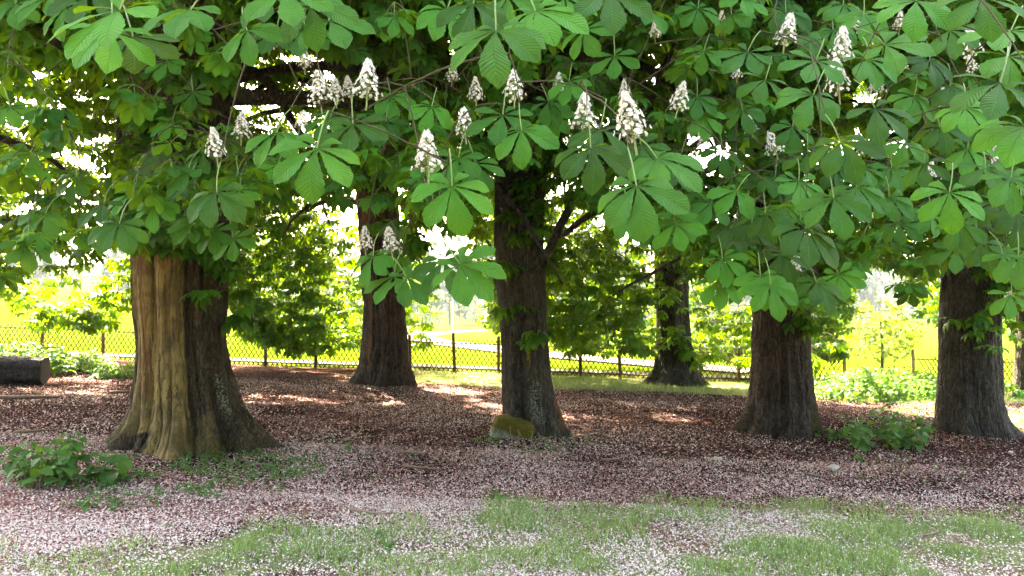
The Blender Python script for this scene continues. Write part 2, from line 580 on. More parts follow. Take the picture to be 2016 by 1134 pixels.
def build_ground():
    xs = np.concatenate([np.arange(-1500, -200, 90), np.arange(-200, -40, 7), np.arange(-40, -15, 0.9), np.arange(-15, -7.5, 0.25), np.arange(-7.5, 8.5, 0.1), np.arange(8.5, 20, 0.25), np.arange(20, 45, 0.9), np.arange(45, 200, 7), np.arange(200, 1501, 90)])
    ys = np.concatenate([np.arange(-60, -8, 6), np.arange(-8, 4, 0.6), np.arange(4, 13, 0.1), np.arange(13, 28, 0.2), np.arange(28, 60, 0.9), np.arange(60, 180, 4), np.arange(180, 500, 16), np.arange(500, 1801, 130)])
    X, Y = np.meshgrid(xs, ys, indexing='ij')
    Z = ground_h(X, Y)
    fine = sstep(24, 18, Y) * sstep(-2, 2, Y)
    Z = Z + fine * (0.022 * (fbm(X * 6, Y * 6, 1, 3) - 0.5) + 0.02 * (vnoise(X * 19, Y * 19, 2) - 0.5))
    n, m = X.shape
    i = np.arange(n - 1)[:, None] * m
    j = np.arange(m - 1)[None, :]
    F = np.stack([i + j, i + m + j, i + m + j + 1, i + j + 1], -1).reshape(-1, 4)
    g = np.maximum(grass_amount(X, Y) * (Y < 12), back_grass(X, Y))
    md = sstep(22.6, 24.2, Y + 0.5 * (vnoise(X, Y, 5) - 0.5))
    pet = 0.36 * np.ones_like(X) + 0.34 * sstep(8.6, 5.6, Y)  # raised near the lawn for petal cover and for the brighter light there
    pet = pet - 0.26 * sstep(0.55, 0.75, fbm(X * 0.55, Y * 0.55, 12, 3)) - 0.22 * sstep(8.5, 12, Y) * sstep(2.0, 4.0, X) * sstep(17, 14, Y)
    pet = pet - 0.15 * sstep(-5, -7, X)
    V = np.stack([X, Y, Z], -1).reshape(-1, 3)
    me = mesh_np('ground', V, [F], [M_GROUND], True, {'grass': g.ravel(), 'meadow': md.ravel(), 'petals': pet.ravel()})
    o = obj('ground', me, kind='structure')
    return o
build_ground()

def strip(name, pts, width, mat, lift=0.03, n=160):
    """a path laid on the terrain"""
    P = np.array(pts, float)
    t = np.linspace(0, len(P) - 1, n)
    x = np.interp(t, np.arange(len(P)), P[:, 0])
    y = np.interp(t, np.arange(len(P)), P[:, 1])
    for _ in range(12):
        x[1:-1] = (x[:-2] + 2 * x[1:-1] + x[2:]) / 4
        y[1:-1] = (y[:-2] + 2 * y[1:-1] + y[2:]) / 4
    d = np.stack([np.gradient(x), np.gradient(y)], -1)
    d /= np.linalg.norm(d, axis=1, keepdims=True)
    k = 7
    s = np.linspace(-0.5, 0.5, k)
    wv = width * (1 + 0.12 * (vnoise(t * 0.9, t * 0) - 0.5))
    X = x[:, None] - d[:, 1:2] * s[None] * wv[:, None]
    Y = y[:, None] + d[:, 0:1] * s[None] * wv[:, None]
    Z = ground_h(X, Y) + lift
    i = np.arange(n - 1)[:, None] * k
    j = np.arange(k - 1)[None]
    F = np.stack([i + j, i + j + 1, i + k + j + 1, i + k + j], -1).reshape(-1, 4)
    me = mesh_np(name, np.stack([X, Y, Z], -1).reshape(-1, 3), [F], [mat], True)
    return obj(name, me, kind='structure')
strip('path', [(-60, 25.0), (-20, 24.9), (0, 24.8), (20, 24.7), (60, 24.6)], 1.2, M_PATH, 0.035, 240)
strip('path', [(9, 28), (3.5, 33), (-0.6, 40), (-5.5, 50), (-8, 62), (-8, 80), (-3, 104)], 3.4, M_PATH, 0.06)

# ------------------------------------------------------------------ chestnut leaves, flowers
LEAFLET_SETS = [
    ([0, 40, -40, 82, -82, 128, -128], [1.0, 0.95, 0.95, 0.76, 0.76, 0.5, 0.5]),
    ([4, 47, -38, 92, -80, 140, -126], [1.0, 0.93, 0.97, 0.70, 0.80, 0.46, 0.52]),
    ([0, 44, -44, 96, -96], [1.0, 0.92, 0.92, 0.66, 0.66]),
    ([-3, 36, -42, 74, -84, 118, -130], [1.0, 0.98, 0.92, 0.82, 0.72, 0.55, 0.44]),
    ([2, 50, -46, 100, -98, 145], [1.0, 0.90, 0.94, 0.70, 0.64, 0.42]),
]
SHV = np.array([0, .12, .30, .48, .62, .72, .82, .90, .95, 1.0])
SHW = np.array([.05, .16, .45, .76, .96, 1.0, .86, .54, .28, 0.0])

def leaflet(L, rng, rows, cols, droop, serr=0.0, up0=0.15, fold=0.22):
    """one obovate leaflet along +Y; returns V, F, uv"""
    W = L * rng.uniform(0.42, 0.50)
    v = np.linspace(0, 1, rows)
    w = np.interp(v, SHV, SHW) * W / 2
    if serr:
        w[1:-1] = w[1:-1] * (1 + serr * np.where(np.arange(rows)[1:-1] % 2, 1, -1))
    phi = up0 - droop * v ** 1.2
    ds = L / (rows - 1)
    y = np.concatenate([[0], np.cumsum(np.cos(phi[:-1]) * ds)])
    z = np.concatenate([[0], np.cumsum(np.sin(phi[:-1]) * ds)])
    u = np.linspace(-1, 1, cols)
    bend = rng.uniform(-0.14, 0.14) * L
    X = u[None] * w[:, None] + bend * (v[:, None] ** 2)
    ripple = 0.05 * np.sin(v[:, None] * 19 + 3 * rng.random()) * np.abs(u[None]) ** 1.5
    hgt = (fold * np.abs(u[None]) - 0.10 * u[None] ** 2 + ripple) * w[:, None]
    Y = y[:, None] - np.sin(phi)[:, None] * hgt + 0.10 * np.abs(u[None]) * w[:, None] * 0
    Z = z[:, None] + np.cos(phi)[:, None] * hgt
    V = np.stack([X, np.broadcast_to(Y, X.shape), np.broadcast_to(Z, X.shape)], -1).reshape(-1, 3)
    i = np.arange(rows - 1)[:, None] * cols
    j = np.arange(cols - 1)[None]
    F = np.stack([i + j, i + j + 1, i + cols + j + 1, i + cols + j], -1).reshape(-1, 4)
    uv = np.stack([np.broadcast_to(u[None] * 0.5 + 0.5, X.shape), np.broadcast_to(v[:, None], X.shape)], -1).reshape(-1, 2)
    return V, F, uv

def rotz(V, a):
    c, s = math.cos(a), math.sin(a)
    return np.stack([V[:, 0] * c - V[:, 1] * s, V[:, 0] * s + V[:, 1] * c, V[:, 2]], -1)

PET = np.array([0, -0.17, 0.045])          # where a leaf's petiole meets the twig, in leaf space (leaf scale 1 = 0.24 m leaflet)
def leaf_geo(seed, rows, cols, droop, serr):
    rng = np.random.default_rng(seed)
    angs, lens = LEAFLET_SETS[seed % len(LEAFLET_SETS)]
    Vs, Fs, UV, n = [], [], [], 0
    for a, l in zip(angs, lens):
        L = 0.24 * l * rng.uniform(0.93, 1.07)
        V, F, uv = leaflet(L, rng, rows, cols, droop * rng.uniform(0.75, 1.3), serr, up0=rng.uniform(0.0, 0.25))
        roll = rng.uniform(-0.3, 0.3) - 0.25 * math.sin(math.radians(a))
        c, s = math.cos(roll), math.sin(roll)
        V = np.stack([V[:, 0] * c + V[:, 2] * s, V[:, 1], -V[:, 0] * s + V[:, 2] * c], -1)
        V[:, 1] += 0.006
        V = rotz(V, math.radians(a + rng.uniform(-5, 5)))
        Vs.append(V); Fs.append(F + n); UV.append(uv); n += len(V)
    return np.concatenate(Vs), np.concatenate(Fs), np.concatenate(UV)

def hi_leaf(seed, droop):
    V, F, uv = leaf_geo(seed, 15, 5, droop, 0.05)
    n0, nf = len(V), len(F)
    mb = MB()
    t = np.linspace(0, 1, 6)[:, None]
    P = t * PET[None] + np.array([[0, 0, 0.02]]) * np.sin(t * math.pi)
    mb.tube(P, 0.0032, 5)
    V2 = np.concatenate(mb.V)
    F2 = np.concatenate(mb.F4) + n0
    uv = np.concatenate([uv, np.full((len(V2), 2), 0.3)])
    mi = np.concatenate([np.zeros(nf), np.ones(len(F2))])
    return mesh_np('leaf', np.concatenate([V, V2]), [np.concatenate([F, F2])], [M_LEAF, M_PETIOLE], True, None, mi, uv)

HI = [hi_leaf(s, d) for s, d in ((0, 0.5), (1, 0.8), (2, 0.6), (3, 0.9), (4, 0.4), (5, 0.7), (6, 1.1), (8, 0.35))]

def mid_leaf(seed, droop, kite=False):
    """light-weight leaf for the crowns: (V, triangles)"""
    rng = np.random.default_rng(100 + seed)
    angs, lens = LEAFLET_SETS[seed % len(LEAFLET_SETS)]
    V, F = [], []
    for a, l in zip(angs, lens):
        L = 0.24 * l
        W = L * 0.46
        d = droop * rng.uniform(0.6, 1.4)
        z1, z2 = -0.10 * d * L, -0.55 * d * L
        if kite:
            p = np.array([[0, 0, 0], [-W / 2, .66 * L, z1 + .1 * W], [0, .62 * L, z1], [W / 2, .66 * L, z1 + .1 * W], [0, L, z2]])
            f = [[0, 2, 1], [0, 3, 2], [1, 2, 4], [2, 3, 4]]
        else:
            p = np.array([[0, 0, 0], [-W * .36, .45 * L, z1 * .5 + .07 * W], [0, .45 * L, z1 * .5], [W * .36, .45 * L, z1 * .5 + .07 * W],
                          [-W * .48, .76 * L, z1 * 1.6 + .08 * W], [0, .78 * L, z1 * 1.9], [W * .48, .76 * L, z1 * 1.6 + .08 * W], [0, L, z2]])
            f = [[0, 2, 1], [0, 3, 2], [1, 2, 5], [1, 5, 4], [2, 3, 6], [2, 6, 5], [4, 5, 7], [5, 6, 7]]
        p = rotz(p, math.radians(a + rng.uniform(-6, 6)))
        F.append(np.array(f) + len(V) * len(p))
        V.append(p)
    return np.concatenate(V), np.concatenate(F)
MIDS = [mid_leaf(s, d) for s, d in ((0, 0.6), (1, 0.9), (2, 0.7), (3, 1.0), (4, 0.4))]
def flat_leaf(seed):
    """few-faced leaf for the parts of the crowns far above"""
    rng = np.random.default_rng(200 + seed)
    V, F = [], []
    for a, l in zip([0, 50, -50, 105, -105], [1, .95, .95, .75, .75]):
        L, W = 0.24 * l, 0.11 * l
        p = rotz(np.array([[0, 0, 0], [-W / 2, .68 * L, -.02], [W / 2, .68 * L, -.02], [0, L, -.07]]), math.radians(a))
        F.append(np.array([[0, 2, 1], [1, 2, 3]]) + 4 * len(V))
        V.append(p)
    return np.concatenate(V), np.concatenate(F)
FLATS = [flat_leaf(0), flat_leaf(1)]
KITES = [mid_leaf(s, d, True) for s, d in ((2, 0.6), (7, 0.9), (4, 0.7), (12, 0.4))]

def bake_leaves(mats, scales, variants, rng):
    """join many placed leaves: mats (k,3,4) -> V, F, rnd"""
    Vs, Fs, Rs, n = [], [], [], 0
    pick = rng.integers(0, len(variants), len(mats))
    for vi, (v, f) in enumerate(variants):
        sel = np.nonzero(pick == vi)[0]
        if not len(sel):
            continue
        A = mats[sel]
        P = np.einsum('kij,nj->kni', A[:, :, :3] * scales[sel][:, None, None], v) + A[:, None, :, 3]
        Vs.append(P.reshape(-1, 3))
        off = n + np.arange(len(sel)) * len(v)
        Fs.append((f[None] + off[:, None, None]).reshape(-1, 3))
        Rs.append(np.repeat(rng.random(len(sel)), len(v)))
        n += len(sel) * len(v)
    return np.concatenate(Vs), np.concatenate(Fs), np.concatenate(Rs)

def frame(c, up):
    """rotation columns X, Y=c, Z close to up; arrays (k,3)"""
    c = c / (np.linalg.norm(c, axis=-1, keepdims=True) + 1e-9)
    x = np.cross(c, up)
    x /= np.linalg.norm(x, axis=-1, keepdims=True) + 1e-9
    z = np.cross(x, c)
    return np.stack([x, c, z], -1)

def panicle_meshes(seed):
    """upright cone of small flowers, 0.22 m tall: stalk mesh and blossom mesh"""
    rng = np.random.default_rng(300 + seed)
    H = 0.235
    st = MB()
    st.tube([(0, 0, -0.07), (0.004, 0, 0), (0, 0.004, H * 0.5), (0, 0, H * 0.95)], [0.006, 0.005, 0.004, 0.0015], 5)
    bl = MB()
    n = 74
    for i in range(n):
        t = (i + rng.random()) / n
        z = H * (0.04 + 0.96 * t)
        R = 0.072 * (1 - t) ** 0.85 + 0.008
        a = i * 2.39996 + rng.normal(0, 0.25)
        r = R * rng.uniform(0.7, 1.2)
        c = np.array([r * math.cos(a), r * math.sin(a), z + 0.1 * r])
        st.tube([(0, 0, z - 0.018), c * np.array([.6, .6, 1]) - np.array([0, 0, 0.006]), c], 0.0012, 3)
        out = np.array([math.cos(a), math.sin(a), 0.45])
        out /= np.linalg.norm(out)
        e1 = np.cross(out, [0, 0, 1.0]); e1 /= np.linalg.norm(e1)
        e2 = np.cross(out, e1)
        for k in range(5):
            b = k * 2 * math.pi / 5 + rng.normal(0, 0.25) + 0.3
            d = math.cos(b) * e1 + math.sin(b) * e2
            sd_ = np.cross(out, d)
            L = rng.uniform(0.012, 0.018)
            w = L * 0.5
            q = [c, c + d * L * .55 + out * L * .45 - sd_ * w, c + d * L * 1.0 + out * L * rng.uniform(.1, .5), c + d * L * .55 + out * L * .45 + sd_ * w]
            bl.add(q, [[0, 1, 2, 3]], rnd=rng.random() ** 1.4 * 0.8)
        for k in range(2):
            d = rng.normal(0, 0.3, 3) + out
            bl.add([c, c + d * 0.018 + e1 * 0.0012, c + d * 0.018 - e1 * 0.0012], [[0, 1, 2]], rnd=0.9)
        bl.add([c + e1 * .003, c + e2 * .003, c - e1 * .003 + out * .002, c - e2 * .003], [[0, 1, 2, 3]], rnd=rng.choice([0.86, 0.95]))
    return st.mesh('flower_stalk', [M_STALK]), bl.mesh('blossom', [M_BLOSSOM], False)
PANICLES = [panicle_meshes(s) for s in range(3)]

# ------------------------------------------------------------------ trunks
def trunk_mesh(name, rows, d, mat, roots, flutes=(), seed=0, nth=150, nz=230, bark=0.016, ztop=9.0, rough_mask=None, bulges=(), marks=None, gbase=None):
    """rows: (py, left px, right px) of the outline, top to bottom; d: distance; roots: (angle deg, strength)"""
    zz, cx, rr = [], [], []
    for py, xl, xr in rows:
        a, b = at(xl, py, d), at(xr, py, d)
        zz.append(a.z); cx.append((a.x + b.x) / 2); rr.append((b.x - a.x) / 2)
    zz, cx, rr = map(np.array, (zz[::-1], cx[::-1], rr[::-1]))
    ztop_d = zz[-1]
    zs = np.concatenate([np.linspace(zz[0] - 0.12, zz[0] + 0.5, nz // 4), np.linspace(zz[0] + 0.5, ztop_d, nz - nz // 4 - 25)[1:], np.linspace(ztop_d, ztop, 26)[1:]])
    R = np.interp(zs, zz, rr)
    C = np.interp(zs, zz, cx)
    for _ in range(6):
        R[1:-1] = (R[:-2] + 2 * R[1:-1] + R[2:]) / 4
        C[1:-1] = (C[:-2] + 2 * C[1:-1] + C[2:]) / 4
    upz = np.clip((zs - ztop_d) / max(ztop - ztop_d, .1), 0, 1)
    R = R * (1 - 0.72 * upz)
    rcore = np.minimum(R, np.interp(zz[0] + 0.75, zz, rr))
    low = zs < zz[0] + 0.75
    core = np.where(low, np.interp(zz[0] + 0.75, zz, rr) * 1.0, R)
    flare = np.where(low, R - core, 0)
    flare = np.maximum(flare, 0)
    th = np.linspace(0, 2 * math.pi, nth, endpoint=False)
    th = th - 0.5 * np.sin(th + math.pi / 2)
    lobe = np.zeros_like(th)
    for a, s in roots:
        dd = (th - math.radians(a) + math.pi) % (2 * math.pi) - math.pi
        lobe = np.maximum(lobe, s * np.exp(-(dd / 0.26) ** 2))
    lobe = 0.20 + 0.85 * lobe
    Rt = core[:, None] + flare[:, None] * lobe[None]
    fl = np.zeros((len(zs), nth))
    for a, dep, wid in flutes:
        ang = math.radians(a) + 0.10 * np.sin(zs * 1.3 + a)
        dd = (th[None] - ang[:, None] + math.pi) % (2 * math.pi) - math.pi
        fl -= dep * np.exp(-(dd / wid) ** 2)
    hz = zs - zz[0]
    Rt = Rt * (1 + fl * np.where(hz < 3.5, 1, np.clip(1 - (hz - 3.5) / 3, 0, 1))[:, None])
    # root lobes echo softly up the stem
    Rt = Rt * (1 + 0.10 * (lobe - lobe.mean())[None] * np.exp(-hz / 0.9)[:, None])
    for a, hzc, amp, wa, wz in bulges:
        dd = (th - math.radians(a) + math.pi) % (2 * math.pi) - math.pi
        Rt = Rt + amp * np.exp(-(dd / wa) ** 2)[None] * np.exp(-((hz - hzc) / wz) ** 2)[:, None]
    ct, st_ = np.cos(th)[None], np.sin(th)[None]
    px, py_ = ct * Rt, st_ * Rt
    Z = np.broadcast_to(zs[:, None], Rt.shape)
    n1 = vnoise(px * 13 + seed, py_ * 13, Z * 2.0)
    n2 = vnoise(px * 30 + seed, py_ * 30, Z * 5.0)
    n3 = fbm(px * 3 + seed, py_ * 3, Z * 1.2, 2)
    ridge = 1 - np.abs(2 * n1 - 1)
    ridge2 = 1 - np.abs(2 * n2 - 1)
    disp = 1.35 * bark * ((ridge - 0.5) * 1.3 + (ridge2 - 0.5) * 0.8) + 0.075 * (n3 - 0.5)
    mk = {'peel': np.zeros_like(Rt), 'moss': np.zeros_like(Rt), 'lichen': np.zeros_like(Rt), 'yellow': np.zeros_like(Rt), 'torn': np.zeros_like(Rt), 'deep': np.zeros_like(Rt)}
    for key, a, wa, h0, h1, s in (marks or ()):
        dd = (th - math.radians(a) + math.pi) % (2 * math.pi) - math.pi
        mh = sstep(h0 - 0.15, h0 + 0.1, hz) * sstep(h1 + 0.15, h1 - 0.1, hz)
        mk[key] = np.maximum(mk[key], s * np.exp(-(np.abs(dd) / math.radians(wa)) ** 4)[None] * mh[:, None])
    disp = disp * (1 - 0.75 * np.clip(mk['peel'], 0, 1))
    Rt = Rt + disp * np.clip(R / 0.3, 0.3, 1)[:, None]
    X = C[:, None] + ct * Rt
    Y = d + st_ * Rt
    V = np.stack([X, Y, Z], -1).reshape(-1, 3)
    n, k = Rt.shape
    i = np.arange(n - 1)[:, None] * k
    j = np.arange(k)[None]
    j2 = (j + 1) % k
    F = np.stack([i + j, i + j2, i + k + j2, i + k + j], -1).reshape(-1, 4)
    base = np.array([C[nz // 4], d, zz[0]])
    V[:, :] -= base
    me = mesh_np(name, V, [F], [mat], True, {a: b.ravel() for a, b in mk.items()})
    axis = np.stack([C, np.full_like(C, d), zs], -1)
    return me, base, axis, R

# ------------------------------------------------------------------ crowns
FRONT_HEM = np.array([(-900, 560), (0, 545), (120, 530), (200, 500), (270, 455), (440, 440), (470, 470), (520, 430), (690, 420), (715, 470), (820, 520), (940, 540), (960, 340), (1080, 325), (1110, 420), (1300, 440), (1380, 520), (1450, 570),
                      (1560, 590), (1640, 590), (1680, 570), (1780, 585), (1860, 510), (1960, 530), (2016, 545), (2900, 560)], float)
BACK_HEM = np.array([(-900, 610), (0, 560), (60, 635), (220, 640), (250, 600), (440, 590), (470, 650), (600, 700), (700, 690), (800, 650), (832, 690), (850, 640), (868, 490), (940, 480), (958, 640), (1090, 660), (1120, 690), (1280, 690),
                     (1380, 715), (1480, 715), (1590, 720), (1660, 690), (1690, 520), (1780, 520), (1805, 610), (1855, 640), (1970, 650), (2016, 665), (2900, 660)], float)

FIXED = {}          # tree key -> hand-placed leaves [(matrix(3,4), scale, variant)]
FLOWERS = {}        # tree key -> [(position, scale, tilt)]

def place_leaf(key, px, py, length, deg, toward=0.55, real=0.22, variant=None, roll=0.0):
    """a leaf whose hub shows at (px, py); its middle leaflet is LENGTH px long and points DEG in the picture (90 = down).
    The distance follows from the leaflet's real length."""
    rng = RNG
    s = real / 0.24
    dist = real * FPX * 0.78 / length
    R_, U_, T_ = np.array([1, 0, 0.]), np.array([0, 0, 1.]), np.array([0, -1., 0])
    a = math.radians(deg)
    c = math.cos(a) * R_ - math.sin(a) * U_ + toward * T_
    up = 0.62 * T_ + 0.75 * U_ + np.array([rng.normal(0, .18) + roll, 0, rng.normal(0, .1)])
    M = frame(c[None], up[None])[0]
    hub = np.array(at(px, py, dist))
    v = variant if variant is not None else int(rng.integers(0, len(HI)))
    FIXED.setdefault(key, []).append((np.concatenate([M, hub[:, None]], 1), s, v))

HAND = {
 'a': [(235, 20, 118, 118), (222, 62, 92, 80), (262, 72, 88, 62), (375, 20, 92, 140), (487, 60, 72, 82), (96, -6, 62, 110), (30, 8, 60, 115), (128, 18, 58, 100), (175, -12, 70, 95),
       (520, -12, 74, 70), (560, -18, 88, 60), (610, 12, 86, 62), (648, 40, 78, 55), (600, 60, 60, 75), (545, 262, 64, 118), (370, 336, 52, 115), (427, 378, 72, 98), (470, 345, 46, 75), (545, 60, 55, 100),
       (310, 400, 50, 95), (235, 440, 62, 100), (205, 400, 55, 120), (420, 455, 46, 75), (460, 470, 44, 60), (380, 440, 46, 110), (150, 350, 46, 110), (90, 420, 50, 120), (300, 300, 46, 100), (340, 240, 42, 95),
       (380, 180, 42, 80), (300, 200, 40, 110), (330, 120, 44, 95), (400, 300, 42, 85), (260, 380, 48, 100), (60, 300, 46, 115), (20, 210, 52, 60), (120, 250, 42, 100), (60, 480, 46, 110)],
 'c': [(977, 60, 108, 92), (1054, 22, 94, 68), (932, 8, 80, 108), (1195, -22, 92, 72), (1112, -4, 66, 60), (695, 244, 74, 78), (624, 292, 94, 96), (990, 226, 68, 102), (1027, 256, 70, 80), (1182, 250, 72, 108), (1163, 291, 84, 96),
       (1262, 286, 60, 82), (1294, 312, 88, 48), (1253, 366, 96, 86), (890, 366, 84, 86), (903, 310, 58, 100), (936, 322, 54, 70), (735, 505, 54, 102), (775, 543, 54, 120), (800, 545, 60, 45), (872, 512, 70, 60),
       (905, 520, 80, 40), (1000, -6, 70, 95), (880, 20, 66, 115), (1150, 60, 56, 80), (1210, 110, 50, 90), (760, 240, 50, 90), (850, 210, 50, 100), (650, 230, 52, 115), (1310, 330, 56, 40),
       (1240, 420, 56, 80), (1330, 440, 54, 80), (1290, 450, 44, 90), (770, 190, 46, 85), (1080, 200, 46, 70), (1120, 160, 48, 100), (1275, 20, 52, 60), (1090, 230, 44, 95)],
 'e': [(1507, 157, 62, 105), (1472, 102, 64, 128), (1606, 120, 64, 125), (1577, 63, 52, 60), (1547, 23, 52, 90), (1460, -3, 52, 90), (1374, 17, 48, 95), (1386, 100, 44, 110), (1372, 190, 46, 90), (1383, 228, 46, 92), (1462, 217, 46, 90),
       (1601, 187, 70, 118), (1654, 280, 76, 78), (1572, 357, 56, 92), (1525, 350, 44, 110), (1641, 389, 76, 92), (1586, 451, 76, 95), (1507, 420, 52, 100), (1422, 508, 52, 90), (1497, 545, 56, 100), (1419, 553, 52, 100), (1517, 560, 58, 85),
       (1607, 556, 56, 70), (1450, 376, 54, 140), (1480, 440, 50, 95), (1440, 450, 46, 115), (1540, 500, 50, 90), (1400, 400, 46, 120), (1640, 330, 46, 90), (1590, 300, 48, 110), (1560, 250, 46, 100), (1540, 400, 44, 80), (1700, 330, 46, 80),
       (1650, 540, 48, 70), (1420, 300, 44, 95), (1440, 30, 46, 110)],
 'f': [(1742, 88, 72, 35), (1709, 117, 62, 92), (1722, 213, 78, 62), (1804, 2, 82, 112), (1931, -4, 88, 100), (1969, 163, 100, 122), (2018, 250, 100, 128), (1900, 213, 64, 110), (1904, 293, 54, 108), (1686, 367, 62, 92), (1869, 379, 70, 110),
       (1890, 438, 52, 92), (1750, 388, 48, 90), (1990, 60, 80, 130), (1985, 110, 76, 115), (1830, 120, 54, 100), (1800, 190, 54, 100), (1850, 250, 54, 90), (1780, 280, 50, 110), (1820, 320, 52, 100), (1940, 330, 58, 90), (1990, 350, 66, 100),
       (1960, 400, 56, 95), (2005, 420, 58, 100), (1930, 480, 50, 95), (1975, 500, 54, 60), (1880, 490, 46, 100), (1755, 330, 46, 75), (1700, 30, 56, 95), (1660, 10, 54, 100), (1870, 60, 60, 100), (2005, 505, 60, 110), (1770, 440, 44, 100), (1830, 420, 46, 85),
       (1990, 580, 46, 100), (1640, 60, 50, 90), (1870, 170, 54, 95)],
}
for k_, lst in HAND.items():
    for (px, py, ln, dg) in lst:
        place_leaf(k_, px, py, ln, dg + RNG.normal(0, 5), 0.45 + 0.35 * RNG.random())

FLOWER_PX = {
 'a': [(427, 312, 55), (475, 272, 48), (632, 205, 62), (662, 200, 46), (570, 60, 40), (530, 95, 38), (600, 135, 40), (590, 255, 36)],
 'c': [(690, 190, 40), (890, 160, 36), (960, 150, 34), (1100, 185, 38), (1290, 75, 34), (1230, 195, 36), (722, 195, 72), (843, 338, 78), (917, 268, 54), (1012, 197, 58), (937, 200, 44), (1148, 255, 68), (1248, 278, 92), (1333, 217, 54), (720, 493, 44), (772, 500, 52)],
 'e': [(1420, 60, 34), (1690, 60, 34), (1480, 260, 32), (1545, 88, 58), (1528, 303, 46), (1450, 155, 28), (1563, 537, 36), (1390, 285, 40), (1655, 122, 62), (1652, 186, 66)],
 'f': [(1860, 210, 34), (1770, 60, 34), (1700, 300, 30), (1830, 350, 30), (1913, 110, 54), (1916, 142, 32), (1950, 262, 48), (1968, 326, 46), (1725, 185, 42), (1785, 130, 30), (2004, 466, 40), (1708, 90, 30)],
}
for k_, lst in FLOWER_PX.items():
    for (px, py, h) in lst:
        dist = 0.23 * FPX / h
        FLOWERS.setdefault(k_, []).append((np.array(at(px, py, min(dist, 8.0) * 0.80)), min(1.0, 8.0 / dist) * 0.84))

def bez(a, b, c, n):
    t = np.linspace(0, 1, n)[:, None]
    return (1 - t) ** 2 * a + 2 * t * (1 - t) * b + t * t * c

SDN = np.array(sd)
SUN_SHAFTS = [((9.4, 17.6, 0.5), 2.6), ((-5.0, 21.5, 2.4), 1.8), ((-10.2, 19.0, 0.6), 2.4), ((-8.6, 19.5, 2.6), 1.6), ((1.5, 24.0, 2.6), 1.5), ((7.0, 22.5, 1.6), 1.4)]  # sun-aligned openings cut in the crowns so beds and skirts catch light
def in_sun_shaft(P):
    """points that lie in one of the openings cut through the crowns for sunlight"""
    m = np.zeros(len(P), bool)
    for c, r in SUN_SHAFTS:
        d = P - np.array(c)[None]
        t = d @ SDN
        m |= (np.linalg.norm(d - t[:, None] * SDN[None], axis=1) < r * (0.8 + 0.4 * vnoise(P[:, 0] * .8, P[:, 1] * .8, P[:, 2] * .8))) & (t > 2.2)
    return m

